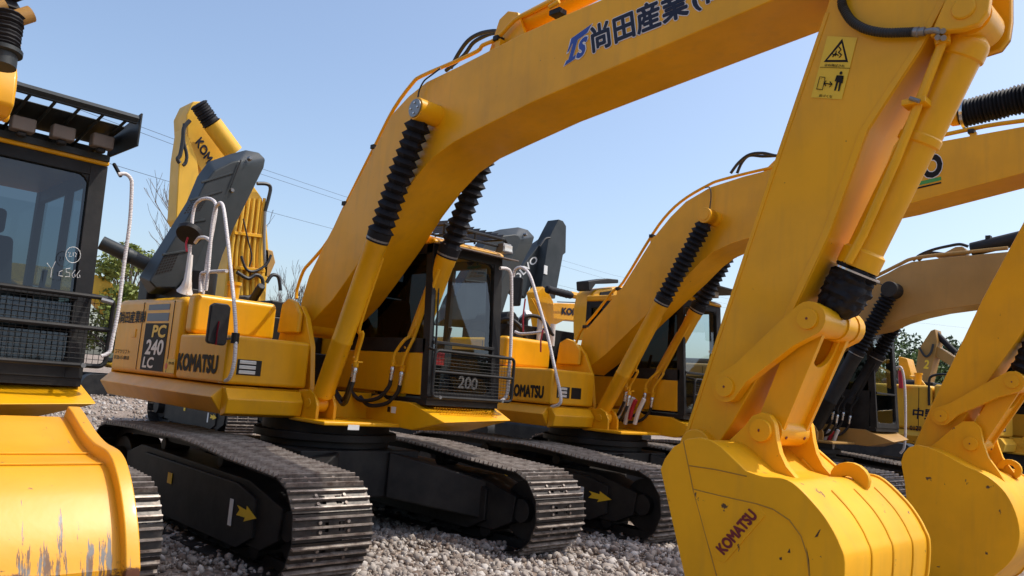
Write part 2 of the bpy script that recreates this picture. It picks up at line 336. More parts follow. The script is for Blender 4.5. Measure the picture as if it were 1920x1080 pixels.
def track(root, yc, side, shoes=True, w=.7, reverse=False):
    tp = trackpath(); seg = np.linalg.norm(np.diff(tp, axis=0), axis=1); cum = np.concatenate([[0], np.cumsum(seg)]); Lt = cum[-1]
    fr = MB()   # roller frame with sloping top, idler, sprocket and rollers
    o = side    # +1 : outside is +y
    fr.prism([(-1.55, .22), (1.6, .22), (1.86, .34), (1.9, .60), (1.3, .74), (-1.2, .78), (-1.6, .66)], yc-.2, yc+.2)
    fr.prism([(-1.1, .18), (1.25, .18), (1.5, .30), (1.5, .62), (1.15, .70), (-1.0, .72)], yc-.235, yc+.235)
    fr.cyl((-1.92, yc-.13, .5), (-1.92, yc+.22*1, .5), .30, 24); fr.cyl((-1.92, yc-.3, .5), (-1.92, yc+.3, .5), .18, 20)
    for x in np.linspace(-1.3, 1.45, 7): fr.cyl((x, yc-.17, .2), (x, yc+.17, .2), .085, 14)
    for x in (-.8, .55): fr.cyl((x, yc-.13, .82), (x, yc+.13, .82), .07, 12)
    t = MB()    # chain links under the shoes
    inn = []
    for i in range(TP*2):
        s_ = (i/(TP*2))*Lt; inn.append((np.interp(s_, cum, tp[:, 0]), np.interp(s_, cum, tp[:, 1])))
    inn = np.array(inn); tg = np.roll(inn, -1, 0)-np.roll(inn, 1, 0); tg /= np.linalg.norm(tg, axis=1)[:, None]; nr = np.column_stack([tg[:, 1], -tg[:, 0]])
    for dy in (-.085, .085):
        a = inn-nr*.02; c = inn-nr*.10; k = len(inn); vs = []
        for q, y in ((a, yc+dy-.02), (c, yc+dy-.02), (c, yc+dy+.02), (a, yc+dy+.02)): vs += [(p[0], y, p[1]) for p in q]
        fs = [(j*k+i, j*k+(i+1) % k, ((j+1) % 4)*k+(i+1) % k, ((j+1) % 4)*k+i) for j in range(4) for i in range(k)]; t.add(vs, fs)
    tr = t.build('track', M_blk, root, smooth=False)
    fo = fr.build('track_frame', M_blk, root, bevel=.012)
    idl = MB(); idl.cyl((1.95, yc-.09, .47), (1.95, yc+.09, .47), .30, 28); idl.cyl((1.95, yc-.17, .47), (1.95, yc+.17, .47), .12, 16); idl.build('idler_wheel', M_blk, root, bevel=.01)
    for i in range(TP):
        s_ = (i+.3)/TP*Lt; x = np.interp(s_, cum, tp[:, 0]); z = np.interp(s_, cum, tp[:, 1]); s2 = (s_+.02) % Lt; s1 = (s_-.02) % Lt
        tx = np.interp(s2, cum, tp[:, 0])-np.interp(s1, cum, tp[:, 0]); tz = np.interp(s2, cum, tp[:, 1])-np.interp(s1, cum, tp[:, 1]); l = math.hypot(tx, tz); tx /= l; tz /= l
        ob = bpy.data.objects.new('track_shoe', SHOE); COL.objects.link(ob); ob.parent = tr
        X = Vector((tx, 0, tz)); Z = Vector((tz, 0, -tx)); Y = Z.cross(X)
        ob.matrix_local = Matrix(((X.x, Y.x, Z.x, x), (X.y, Y.y, Z.y, yc), (X.z, Y.z, Z.z, z), (0, 0, 0, 1)))
    return tr, fo
def undercarriage(root, shoes=True):
    for s in (-1, 1):
        tr, fo = track(root, s*1.29, s)
        a = MB(); y = s*1.29-.238 if s < 0 else 1.29-.238
        ar = [(1.20, .505), (1.25, .475), (1.20, .425), (1.36, .43), (1.34, .395), (1.55, .455), (1.37, .525), (1.37, .49)]
        ar = [(p[0]+.02, p[1]+.02) for p in ar]
        a.prism(ar, -1.29-.243, -1.29-.2385) if s < 0 else a.prism([(p[0], p[1]) for p in ar], 1.29+.2385, 1.29+.243)
        a.build('direction_arrow', M_lyel, fo, smooth=False)
        if s < 0:
            MB().box(1.08, 1.14, -1.534, -1.529, .34, .56).build('white_sticker', M_wht, fo, smooth=False)
            MB().box(-.30, -.2, -1.534, -1.529, .5, .6).build('yellow_sticker', M_lyel, fo, smooth=False)
    c = MB()
    c.prism([(-.75, .45), (.75, .45), (.75, .93), (-.75, .93)], -.72, .72)
    for sx in (-1, 1):
        for sy in (-1, 1):   # X frame legs, box section, dropping to the roller frames
            a0, a1 = (sx*.35, sy*.6), (sx*.78, sy*.3); b0, b1 = (sx*.85, sy*1.1), (sx*1.45, sy*1.1)
            c.hexa([(a0[0], a0[1], .45), (a1[0], a1[1], .45), (b1[0], b1[1], .30), (b0[0], b0[1], .30), (a0[0], a0[1], .92), (a1[0], a1[1], .92), (b1[0], b1[1], .70), (b0[0], b0[1], .70)])
    c.build('car_body', M_blk, root, bevel=.02)
    MB().cyl((0, 0, .93), (0, 0, 1.2), .68, 48).cyl((0, 0, 1.0), (0, 0, 1.08), .76, 48).build('swing_circle', M_blk, root, bevel=.01)
# ---------------------------------------------------------------- the upper structure shared by the yellow machines
def upper(root, P, full=True):
    # deck with chamfered skirt on the right side and front
    d = MB()
    prof = [(-1.34, 1.22), (-1.47, 1.37), (-1.36, 1.50)]
    x0, x1 = -2.9, .30
    # skirt: loft of (y,z) profile along x, mitred at the front corner
    def ring(x, dx): return [(x+dx*0, -1.0, 1.20), (x, -1.36, 1.215), (x+dx, -1.47, 1.375), (x, -1.36, 1.49), (x, -1.0, 1.49)]
    a = [(x0, p[1], p[2]) for p in ring(0, 0)]; b_ = [(x1-.0, -1.0, 1.20), (x1-.02, -1.34, 1.215), (x1-.0, -1.47, 1.375), (x1-.02, -1.34, 1.49), (x1-.0, -1.0, 1.49)]
    d.add(a+b_, [(0, 1, 2, 3, 4)[::-1], (5, 6, 7, 8, 9)]+[(i, (i+1) % 5, 5+(i+1) % 5, 5+i) for i in range(5)])
    d.prism([(x1-.01, 1.20), (x1+.10, 1.23), (x1+.13, 1.37), (x1+.05, 1.47), (x1-.01, 1.48)], -1.36, -.56)
    d.box(x0, x1-.02, -1.0, 1.30, 1.201, 1.488)
    d.box(.26, .95, -.62, .40, 1.185, 1.225); d.box(.24, .3, -.55, .38, 1.22, 1.50)
    d.build('deck_frame', P, root, bevel=.012)
    # front plates carrying the boom cylinder feet
    for yc in (-.43, .41):
        f = MB()
        for y in (yc-.10, yc+.10):
            f.prism([(.28, 1.22), (.66, 1.22), (.66, 1.36), (.60, 1.46), (.5, 1.50), (.38, 1.48), (.28, 1.40)], y-.018, y+.018)
        f.cyl((.5, yc-.13, 1.37), (.5, yc+.11, 1.37), .05, 16); f.cyl((.5, yc-.065, 1.37), (.5, yc+.065, 1.37), .085, 20)
        f.build('cylinder_bracket', P, root, bevel=.006)
    # boom foot brackets
    f = MB()
    for y in (-.40, .40):
        f.prism([(-.75, 1.49), (.30, 1.49), (.22, 1.95), (.06, 2.25), (-.08, 2.38), (-.28, 2.40), (-.42, 2.3), (-.50, 2.0)], y-.03, y+.03)
    f.cyl((-.22, -.45, 2.22), (-.22, .45, 2.22), .07, 18)
    f.build('boom_foot_bracket', P, root, bevel=.01)
    MB().prism([(-.42, 2.08), (.02, 2.08), (.02, 2.3), (-.1, 2.42), (-.25, 2.46), (-.38, 2.40)], -.50, -.44).build('boom_pin_cover', P, root, bevel=.02)
    # right side: pump door panel, tool box, fuel tank, rear engine bay
    pn = MB(); pn.box(-2.86, -.84, -1.385, -.50, 1.50, 2.38); o = pn.build('side_panel', P, root, bevel=.07, seg=4)
    for x in (-1.98, -1.08): MB().box(x, x+.01, -1.390, -1.382, 1.55, 2.33).build('door_seam', M_blk, o, smooth=False)
    MB().box(-2.25, -2.13, -1.394, -1.382, 1.92, 2.02).build('door_handle', P, o, bevel=.004)
    tb = MB(); tb.box(-.82, .345, -1.385, -.50, 1.505, 1.975); tbx = tb.build('tool_box', P, root, bevel=.035, seg=3)
    ft = MB(); ft.box(-.815, -.60, -1.36, -.42, 1.98, 2.41); ftx = ft.build('fuel_tank', P, root, bevel=.06, seg=4)
    la = MB(); la.box(.338, .352, -1.27, -1.02, 1.60, 1.75, M_blk)
    for k in range(3): la.box(.352, .358, -1.25, -1.08, 1.612+k*.048, 1.645+k*.048, M_lens)
    la.v and la.build('work_lamp', M_blk, tbx, bevel=.004)
    cw = MB(); cw.prism([(-2.86, -1.38), (-3.0, -1.30), (-3.12, -.8), (-3.16, 0), (-3.12, .8), (-3.0, 1.30), (-2.86, 1.38)], 1.22, 2.3, 'z'); cw.build('counterweight', P, root, bevel=.08, seg=4)
    ls = MB(); ls.box(-2.86, -.68, .50, 1.36, 1.50, 2.30); ls.build('left_panel', P, root, bevel=.06, seg=3)
    e = MB(); e.box(-2.84, -1.1, -.49, .49, 1.49, 2.3); e.box(-1.0, -.6, -.38, .38, 1.49, 1.9)
    e.cyl((-2.1, -.5, 2.38), (-1.3, -.5, 2.38), .14, 16); e.box(-2.2, -1.2, -.2, .45, 2.3, 2.5); e.build('engine', M_blk, root, bevel=.02)
    ex = MB(); ex.cyl((-1.35, -.62, 2.3), (-1.35, -.62, 2.62), .07, 16); ex.cyl((-1.35, -.62, 2.62), (-1.35, -.62, 2.66), .085, 16); ex.build('filler_pipe', M_yel, root)
def cabx(z): return 1.28-(z-1.5)*.075
def cab(root, P, side=True, glassm=None, guard='low', lab=None, roofm=None, front=None):
    G = glassm or M_glass; y0, y1 = .335, 1.335; zt = 3.12; xb = -.62
    c = MB()      # black frame: pillars and beams
    def bar(p, q, w_): c.tube([p, q], w_, 4, up=(1, 1, 0))
    def hx(xa, xc, za, zb, ya, yb, lean=True):
        s0 = cabx(za)-cabx(1.5) if lean else 0; s1 = cabx(zb)-cabx(1.5) if lean else 0
        c.hexa([(xa+s0, ya, za), (xc+s0, ya, za), (xc+s0, yb, za), (xa+s0, yb, za), (xa+s1, ya, zb), (xc+s1, ya, zb), (xc+s1, yb, zb), (xa+s1, yb, zb)])
    hx(1.17, 1.28, 1.50, zt, y0, y0+.055); hx(1.15, 1.28, 1.50, zt, y1-.12, y1)
    hx(1.20, 1.28, 1.50, 1.585, y0+.055, y1-.12); hx(1.20, 1.28, 3.03, zt, y0+.055, y1-.12)
    hx(1.245, 1.30, 2.075, 2.105, y0+.04, y1-.1)
    c.box(xb, xb+.1, y0, y0+.06, 1.50, zt); c.box(xb, xb+.1, y1-.06, y1, 1.50, zt); c.box(.28, .36, y1-.05, y1, 1.5, zt)
    for y in (y0, y1-.05):
        c.box(xb+.1, 1.15, y, y+.05, 3.02, zt); 
    c.box(xb+.1, 1.16, y1-.05, y1, 2.0, 2.08); c.box(xb+.1, 1.17, y0, y0+.05, 1.97, 2.12)
    c.box(xb, 1.27, y0+.001, y1-.001, 1.44, 1.50); c.box(xb+.1, 1.17, y1-.05, y1-.005, 1.5, 2.0)
    for y in (y0+.055, y1-.12): # rounded gussets in the window corners
        s_ = 1 if y < .8 else -1
        for zc, q in ((3.03, -1), (1.585, 1)):
            X = cabx(zc)-cabx(1.5)
            pts = [(y, zc)]+[(y+s_*.09*(1-math.sin(R(a))), zc+q*.09*(1-math.cos(R(a)))) for a in (0, 22, 45, 68, 90)]
            c.prism(pts, 1.215+X, 1.272+X, 'x')
    cs = c.build('cab', M_blk, root, bevel=.008)
    gl = MB(); gz = [(1.585, 2.08), (2.10, 3.03)]
    for za, zb in gz:
        gl.add([(cabx(za)-.03, y0+.055, za), (cabx(za)-.03, y1-.12, za), (cabx(zb)-.03, y1-.12, zb), (cabx(zb)-.03, y0+.055, zb)], [(0, 1, 2, 3)])
    gl.build('windscreen', G, cs, smooth=False)
    MB().add([(xb+.1, y0+.02, 2.12), (1.18, y0+.02, 2.12), (1.15, y0+.02, 3.02), (xb+.1, y0+.02, 3.02)], [(0, 1, 2, 3)]).build('side_window', M_dglass, cs, smooth=False)
    MB().add([(xb+.1, y1-.02, 2.08), (1.16, y1-.02, 2.08), (1.13, y1-.02, 3.02), (xb+.1, y1-.02, 3.02)], [(0, 1, 2, 3)]).build('door_window', M_glass, cs, smooth=False)
    MB().add([(xb+.03, y0+.06, 2.2), (xb+.03, y1-.06, 2.2), (xb+.03, y1-.06, 3.02), (xb+.03, y0+.06, 3.02)], [(0, 1, 2, 3)]).build('rear_window', M_glass, cs, smooth=False)
    MB().box(xb, xb+.06, y0+.06, y1-.06, 1.5, 2.2).build('rear_wall', M_blk, cs)
    if side:
        q = MB(); q.prism([(xb, y0-.012), (1.08, y0-.012), (1.15, y0+.0), (1.19, y0+.05), (1.19, y0+.09), (xb, y0+.06)], 1.535, 1.965, 'z'); q.build('side_skirt', P, cs, bevel=.012)
    rf = MB(); rf.box(xb-.02, 1.05, y0-.01, y1+.01, 3.12, 3.215); rf.prism([(1.05, 3.12), (1.19, 3.12), (1.17, 3.17), (1.05, 3.215)], y0-.01, y1+.01)
    rf.build('cab_roof', roofm or P, cs, bevel=.03, seg=3)
    # seat and console
    st = MB(); st.box(.0, .5, .6, 1.08, 1.82, 1.95); st.hexa([(-.08, .6, 1.9), (.05, .6, 1.9), (.05, 1.08, 1.9), (-.08, 1.08, 1.9), (-.22, .63, 2.62), (-.1, .63, 2.62), (-.1, 1.05, 2.62), (-.22, 1.05, 2.62)]); st.box(-.22, -.12, .7, .98, 2.64, 2.85)
    st.build('driver_seat', M_seat, cs, bevel=.04, seg=3)
    cn = MB(); cn.box(-.1, .55, .42, .56, 1.5, 2.12); cn.box(-.1, .55, 1.1, 1.22, 1.5, 2.12); cn.cyl((.5, .49, 2.1), (.56, .49, 2.32), .022, 8); cn.cyl((.5, 1.16, 2.1), (.56, 1.16, 2.32), .022, 8)
    cn.tube(smoothpath([(.95, .62, 1.55), (.95, .62, 2.1), (.9, .66, 2.15)]), .014, 6); cn.tube([(.9, .8, 1.5), (.88, .8, 2.05)], .016, 6); cn.build('control_console', M_int, cs, bevel=.015)
    # step in front of the cab: wedge nose with tread plate
    s_ = MB(); xs, xn = 1.10, 1.56
    s_.add([(.42, y0-.07, 1.20), (1.16, y0-.07, 1.18), (1.10, y0-.07, 1.455), (.42, y0-.07, 1.455),
            (.42, 1.36, 1.20), (1.16, 1.36-.35, 1.18), (1.20, 1.36, 1.455), (.42, 1.36, 1.455),
            (xn, y0+.03, 1.29), (xn-.14, 1.42, 1.33)],
           [(0, 1, 2, 3), (3, 2, 6, 7), (1, 8, 2), (2, 8, 9, 6), (1, 5, 9, 8), (0, 4, 5, 1), (4, 7, 6, 9, 5), (0, 3, 7, 4)])
    so_ = s_.build('cab_step', P, root, bevel=.012)
    return cs
def tuberect(mb, y0, y1, z0, z1, x, r, rc=.07, leanf=None):
    pts = []
    for (cy, cz, a0) in ((y1-rc, z1-rc, 90), (y1-rc, z0+rc, 0), (y0+rc, z0+rc, -90), (y0+rc, z1-rc, -180)):
        for a in (0, -30, -60, -90): pts.append((x, cy+rc*math.cos(R(a0+a)), cz+rc*math.sin(R(a0+a))))
    mb.tube(pts+[pts[0]], r, 8)
def grid(mb, y0, y1, z0, z1, x, ny, nz, r=.0022, bend=0):
    for i in range(ny+1):
        y = y0+(y1-y0)*i/ny; mb.tube([(x, y, z0), (x, y, z1)], r, 4)
    for i in range(nz+1):
        z = z0+(z1-z0)*i/nz; mb.tube([(x, y0, z), (x, y1, z)], r, 4)
def front_guard(root, y0=.31, y1=1.43, z0=1.53, z1=2.0, x=1.38, coil=False):
    gm = MB(); tuberect(gm, y0, y1, z0, z1, x, .017, .05); zc = (z0+z1)/2
    gm.tube([(x, y0, zc+.02), (x, y1, zc+.02)], .015 if not coil else .018, 8)
    gm.tube([(x, y0, z1), (cabx(2.05), y0+.02, z1+.02)], .014, 8); gm.tube([(x, y1-.06, z1), (cabx(2.05), y1-.12, z1+.02)], .014, 8)
    gm.tube([(x, y0+.03, z0), (cabx(1.5), y0+.03, z0)], .014, 8); gm.tube([(x, y1-.2, z0), (cabx(1.5), y1-.2, z0)], .014, 8)
    for y in (y0+.1, y1-.15): gm.cyl((x, y, z0), (x+.025, y, z0), .018, 8, M_stl)
    go = gm.build('front_guard', M_blk, root)
    mm = MB(); grid(mm, y0+.01, y1-.01, z0+.01, z1-.01, x-.004, 27, 13); mm.build('wire_mesh', M_blk, go, smooth=False)
    return go
def bellows(mb, p0, p1, r, n, amp=.25, seg=8, m=None, jit=.0, seed=0):
    rnd = random.Random(seed); prof = [(0, r*.72), (.015, r*.78)]
    for i in range(n): 
        t = .03+.94*(i/n); prof += [(t, r*(1-amp)*(1+rnd.uniform(-jit, jit))), (t+.47/n, r*(1+rnd.uniform(-jit, jit)))]
    prof += [(.975, r*(1-amp)), (1, r*.7)]; mb.lathe(p0, p1, prof, seg, m)
def discs(mb, x, z, y, r, t=.02, n=24): mb.cyl((x, y, z), (x, y-t if y < 0 else y+t, z), r, n)

class Mach:
    def __init__(s, loc, label, group='excavators parked side by side in the yard', name='excavator'):
        s.loc = Vector(loc); s.root = empty(name, s.loc, label, 'excavator', group)
    def L(s, px, py, y):       # photo pixel on local plane y -> local (x, z)
        p = at(px, py, 'y', y+s.loc.y); return (p[0]-s.loc.x, p[2]-s.loc.z)
    def L3(s, px, py, y): x, z = s.L(px, py, y); return Vector((x, y, z))
    def W(s, px, py, y): return Vector(at(px, py, 'y', y+s.loc.y))

def pipe_clamp(mb, p, r=.03): mb.box(p[0]-r, p[0]+r, p[1]-r, p[1]+r, p[2]-r, p[2]+r)

def boom_cyls(M, P, foot, top, rtube, tb, pal, bootm=None, nb=14, off=.44, tip=True):
    """two lift cylinders; foot and top as local (x,z); tb = share of the length where the boot starts"""
    for s in (-1, 1):
        y = s*off; a = Vector((foot[0], y, foot[1])); b_ = Vector((top[0], y, top[1])); d = (b_-a)
        c = MB(); c.lathe(a+d*.02, a+d*tb, [(0, rtube*.62), (.02, rtube*.95), (.05, rtube), (.36, rtube), (.365, rtube*1.04), (.375, rtube*1.04), (.38, rtube), (.93, rtube), (.935, rtube*1.05), (1, rtube*1.05)], 28)
        u = d.normalized(); q = Vector((u.z, 0, -u.x))   # forward side of the tube
        co = c.build('boom_cylinder', pal, M.root)
        bt = MB(); bellows(bt, a+d*tb, a+d*.975, rtube*1.27, nb, .33, 7, jit=.05, seed=3+s); bt.lathe(a+d*(tb-.012), a+d*(tb+.03), [(0, rtube*1.08), (.2, rtube*1.10), (.8, rtube*1.14), (1, rtube*1.1)], 20)
        bt.build('rod_boot', bootm or M_rub, co, label='black concertina boot over the rod')
        cl = MB(); cl.lathe(a+d*(tb-.006), a+d*(tb+.0), [(0, rtube*1.11), (1, rtube*1.11)], 24); cl.build('boot_clamp', M_stl, co)
        e = MB(); e.cyl((top[0], y-.075, top[1]), (top[0], y+.075, top[1]), .10, 24)
        e.cyl((top[0], s*(off-.06), top[1]), (top[0], s*.28, top[1]), .07, 20); e.build('rod_eye', pal if tip else M_blk, co, bevel=.008)
        # steel oil pipes running down the tube with hoses at the bottom
        pp = MB(); f_ = Vector((u.z, 0, -u.x)); q = (f_*.45+Vector((0, -s, 0))).normalized(); g_ = (f_-q*f_.dot(q)).normalized()
        ends = []
        for k, o in enumerate((-.05, .05)):
            tt = .255+k*.02; base = a+d*.175+q*(rtube+.09)+g_*o*1.2
            pp.tube(smoothpath([a+d*(.31+.22*k)+q*(rtube-.002)+g_*o*.4, a+d*(tt+.02)+q*(rtube+.01)+g_*o*.6, a+d*tt+q*(rtube+.06)+g_*o, base+Vector((.01, 0, .09)), base], 5), .0175, 9)
            pp.lathe(base+Vector((0, 0, .02)), base-Vector((0, 0, .05)), [(0, .018), (.2, .03), (.8, .03), (1, .02)], 10); ends.append(base-Vector((0, 0, .05)))
        c_ = (ends[0]+ends[1])/2; pp.hexa([c_+Vector(v) for v in [(-.09, -.03, .03), (.09, -.03, .03), (.09, .03, .03), (-.09, .03, .03), (-.09, -.03, .045), (.09, -.03, .045), (.09, .03, .045), (-.09, .03, .045)]])
        pp.build('oil_pipe', pal, co)
        for e0 in ends:
            fi = MB(); fi.lathe(e0, e0-Vector((.02, 0, .14)), [(0, .02), (.1, .027), (.35, .027), (.38, .02), (.5, .023), (1, .022)], 10); fi.build('hose_fitting', M_chr, co)
            ho = MB(); e1 = e0-Vector((.02, 0, .14)); ho.tube(smoothpath([e1, e1-Vector((.03, .0, .08)), e1-Vector((.14, s*.04, .20)), e1-Vector((.34, s*.12, .24)), e1-Vector((.5, s*.14, .16))], 5), .022, 8); ho.build('oil_hose', M_hose, co)

def boom(M, P, lower, upper_, tip, hw=.30, bevel=.012, flange=True):
    """lower / upper_ : photo pixels along the near lower and upper edge from foot to tip; tip: local (x,z) list closing the far end"""
    lo = [M.L(x, y, -hw) for x, y in lower]; up = [M.L(x, y, -hw) for x, y in upper_]
    poly = lo+tip+up[::-1]
    b_ = MB(); b_.prism(poly, -hw, hw); o = b_.build('boom', P, M.root, bevel=bevel)
    return o, lo, up
def bucket(M, P, side, yw, shellm=None, seams=True, close=None, inset=.012):
    """side: local (x,z) outline of the side plate from the mouth's top round the back to the lip"""
    s = MB(); s.prism(side, -yw, -yw+.03); s.prism(side, yw-.03, yw); so_ = s.build('bucket', P, M.root, bevel=.006)
    # shell: thick sheet following the outline from the first back point to the last
    return so_
def shell(pts, y0, y1, th, name, m, parent, inset=0):
    P = np.array(pts); t = np.gradient(P, axis=0); t /= np.linalg.norm(t, axis=1)[:, None]; nr = np.column_stack([-t[:, 1], t[:, 0]])
    A = P-nr*inset if inset else P; B_ = A-nr*th; k = len(P); vs = []
    for y in (y0, y1):
        vs += [(a[0], y, a[1]) for a in A]+[(a[0], y, a[1]) for a in B_]
    fs = []
    for i in range(k-1):
        fs += [(i, i+1, 2*k+i+1, 2*k+i), (k+i, 3*k+i, 3*k+i+1, k+i+1), (i, k+i, k+i+1, i+1), (2*k+i, 2*k+i+1, 3*k+i+1, 3*k+i)]
    fs += [(0, 2*k, 3*k, k), (k-1, 2*k-1, 4*k-1, 3*k-1)]
    return MB().add(vs, fs).build(name, m, parent)
def smooth2(pts, k=4): return [(p.x, p.z) for p in smoothpath([(a, 0, b_) for a, b_ in pts], k)]
def teeth(M, parent, lip, dirv, yw, P):
    for i in range(5):
        y = -yw+.12+(2*yw-.24)*i/4; t = MB(); a = Vector((lip[0], y, lip[1])); d = Vector((dirv[0], 0, dirv[1])).normalized(); n = Vector((-d.z, 0, d.x))
        v = []
        for q, hh, ww in ((-.05, .05, .055), (.26, .008, .04)):
            c_ = a+d*q; v += [c_-n*hh+Vector((0, -ww, 0)), c_-n*hh+Vector((0, ww, 0)), c_+n*hh+Vector((0, ww, 0)), c_+n*hh+Vector((0, -ww, 0))]
        t.add(v, [(0, 1, 2, 3), (7, 6, 5, 4), (0, 4, 5, 1), (1, 5, 6, 2), (2, 6, 7, 3), (3, 7, 4, 0)]); t.build('bucket_tooth', P, parent)
def handrail(parent, pts, r=.018, m=None, name='handrail'):
    b_ = MB(); b_.tube(smoothpath(pts, 6), r, 10); return b_.build(name, m or M_rope, parent)
# ================================================================ helpers for front attachments
def cv(M, pts, y): return [M.L(p[0], p[1], y) if abs(p[0]) > 60 or abs(p[1]) > 60 else p for p in pts]
def linkage(M, P, armpin, linkpin, earpin, parent_arm, parent_bucket, boot=True):
    """armpin / linkpin / earpin local (x,z)"""
    root = M.root
    ab = MB(); mp = Vector((armpin[0], 0, armpin[1])); lp = Vector((linkpin[0], 0, linkpin[1])); d = (lp-mp); n = Vector((-d.z, 0, d.x)).normalized()
    for s in (-1, 1):
        y0, y1 = (s*.205, s*.285)
        pts = []
        for a in range(0, 181, 20): q = lp+d.normalized()*.105*math.sin(R(a))-n*.105*math.cos(R(a)); pts.append((q.x, q.z))
        q = lp+n*.10-d*.22; pts.append((q.x, q.z)); q = mp+n*.075+d*.2; pts.append((q.x, q.z))
        for a in range(0, 181, 20): q = mp-d.normalized()*.095*math.sin(R(a))+n*.095*math.cos(R(a)); pts.append((q.x, q.z))
        q = mp-n*.06+d*.2; pts.append((q.x, q.z)); q = lp-n*.07-d*.25; pts.append((q.x, q.z))
        ab.prism(pts, min(y0, y1), max(y0, y1))
        for p in (lp, mp): ab.cyl((p.x, s*.28, p.z), (p.x, s*.305, p.z), .062, 28); ab.cyl((p.x, s*.305, p.z), (p.x, s*.308, p.z), .008, 8, M_mar)
    ab.cyl((lp.x, -.20, lp.z), (lp.x, .20, lp.z), .088, 28)
    ab.build('tipping_link', P, root, bevel=.01)
    # H link: two flanges and a web with a U-shaped cut-out at the top
    e = Vector((earpin[0], 0, earpin[1])); u = (lp-e).normalized(); w_ = Vector((u.z, 0, -u.x)); Lh = (lp-e).length; h = MB()
    def pt(t, o, y): q = e+u*t+w_*o; return (q.x, y, q.z)
    for s in (-1, 1):
        h.hexa([pt(.03, -.10, s*.17), pt(.03, .075, s*.17), pt(.03, .075, s*.135), pt(.03, -.10, s*.135), pt(Lh-.03, -.11, s*.19), pt(Lh-.03, .075, s*.19), pt(Lh-.03, .075, s*.15), pt(Lh-.03, -.11, s*.15)])
    k = 10; a_ = [pt(.05, .02, -.14), pt(.05, .02, .14)]; top = [(.15, Lh-.02), (.12, Lh-.02)]+[(.12*math.cos(R(x)), Lh-.16-.11*math.sin(R(x))) for x in range(0, 181, 20)]+[(-.12, Lh-.02), (-.15, Lh-.02)]
    poly = [(-.14, .05), (.14, .05)]+top; vs = [pt(t, .045, y) for y, t in poly]+[pt(t, .015, y) for y, t in poly]; nn = len(poly)
    h.add(vs, [list(range(nn)), list(range(nn, 2*nn))[::-1]]+[(i, (i+1) % nn, nn+(i+1) % nn, nn+i) for i in range(nn)])
    h.cyl((e.x, -.185, e.z), (e.x, .185, e.z), .088, 28); h.cyl((lp.x, -.195, lp.z), (lp.x, -.06, lp.z), .098, 28); h.cyl((lp.x, .06, lp.z), (lp.x, .195, lp.z), .098, 28)
    for y in (-.12, .12): q = e+w_*.088; h.cyl((q.x, y, q.z), (q.x+w_.x*.006, y, q.z+w_.z*.006), .012, 8, M_mar)
    h.build('bucket_link', P, root, bevel=.008)
def bucket_full(M, P, side, ear, earpin, mouth, yw=.62, hook=True, shellm=None, seamx=True):
    """side: smooth local outline of the side plate, from mouth top over the back down to the lip; mouth: index points closing the mouth"""
    poly = side+mouth
    bo = sh = shell(side, -yw+.03, yw-.03, .03, 'bucket', shellm or P, M.root, inset=.014)
    for q in (-yw, yw-.03): MB().prism(poly, q, q+.03).build('side_plate', P, bo, bevel=.006)
    for s in (-1, 1):
        e = MB(); y = s*.24; e.prism(ear, y-.025, y+.025); e.cyl((earpin[0], y+s*.02, earpin[1]), (earpin[0], y+s*.055, earpin[1]), .068, 28); e.cyl((earpin[0], y+s*.055, earpin[1]), (earpin[0]-.01, y+s*.058, earpin[1]), .009, 8, M_mar)
        e.build('bucket_ear', P, bo, bevel=.008)
    return bo, sh
def quad(M, name, m, pts, ax, val, parent, lift=.003, nrm=(0, -1, 0)):
    o = M.root.location; P = [Vector(at(x, y, ax, val+(o.y if ax == 'y' else o.x)))-o+Vector(nrm)*lift for x, y in pts]
    q = MB(); q.add(P, [tuple(range(len(P)))]); return q.build(name, m, parent, smooth=False)
def tdec(M, name, s, p0, pa, pb, ax, val, m, parent, nrm=(0, -1, 0), **k):
    o = M.root.location; v = val+(o.y if ax == 'y' else o.x); a, b_, c = (Vector(at(*p, ax, v)) for p in (p0, pa, pb))
    return textdecal(name, s, a, b_-a, c-a, nrm, m, parent, org=o, **k)
# ================================================================ excavator nearest the middle (the main one)
M1 = Mach((0, 0, 0), 'largest yellow excavator, central, navy characters on its boom, dark engine hood propped open')
undercarriage(M1.root); upper(M1.root, M_yel)
rt = M1.root
lo = [(560, 630), (624, 562), (656, 517), (700, 452), (742, 384), (778, 334), (812, 295), (850, 267), (900, 241), (1000, 191), (1140, 131), (1338, 47), (1450, 0)]
up = [(558, 598), (566, 560), (579, 517), (611, 452), (652, 374), (705, 272), (733, 216), (766, 180), (800, 153), (860, 124), (979, 63), (1058, 28), (1125, 0)]
BO, _, upl = boom(M1, M_yel, lo, up, [(5.62, 4.33), (5.84, 4.40), (5.95, 4.52), (5.93, 4.68), (5.8, 4.76), (5.3, 4.83), (4.6, 4.83)])
M1.boomobj = BO
fl = MB()   # raised weld flange along the top edge and foot boss
fl.cyl((-.22, -.31, 2.22), (-.22, .31, 2.22), .13, 24); fl.build('foot_boss', M_yel, BO, bevel=.01)
foot = M1.L(600, 757, -.44); top = M1.L(792, 210, -.44)
boom_cyls(M1, M_yel, foot, top, .103, .585, M_yel, nb=13)
px_ = M1.L(787, 206, -.5)
for s in (-1, 1):
    bs = MB(); bs.cyl((px_[0], s*.29, px_[1]), (px_[0], s*.55, px_[1]), .105, 28); bs.cyl((px_[0], s*.55, px_[1]), (px_[0], s*.565, px_[1]), .088, 24, M_stl)
    for a in range(0, 360, 90): bs.cyl((px_[0]+.05*math.cos(R(a)), s*.565, px_[1]+.05*math.sin(R(a))), (px_[0]+.05*math.cos(R(a)), s*.575, px_[1]+.05*math.sin(R(a))), .012, 8, M_chr)
    bs.build('cylinder_pin', M_yel, BO, bevel=.006)
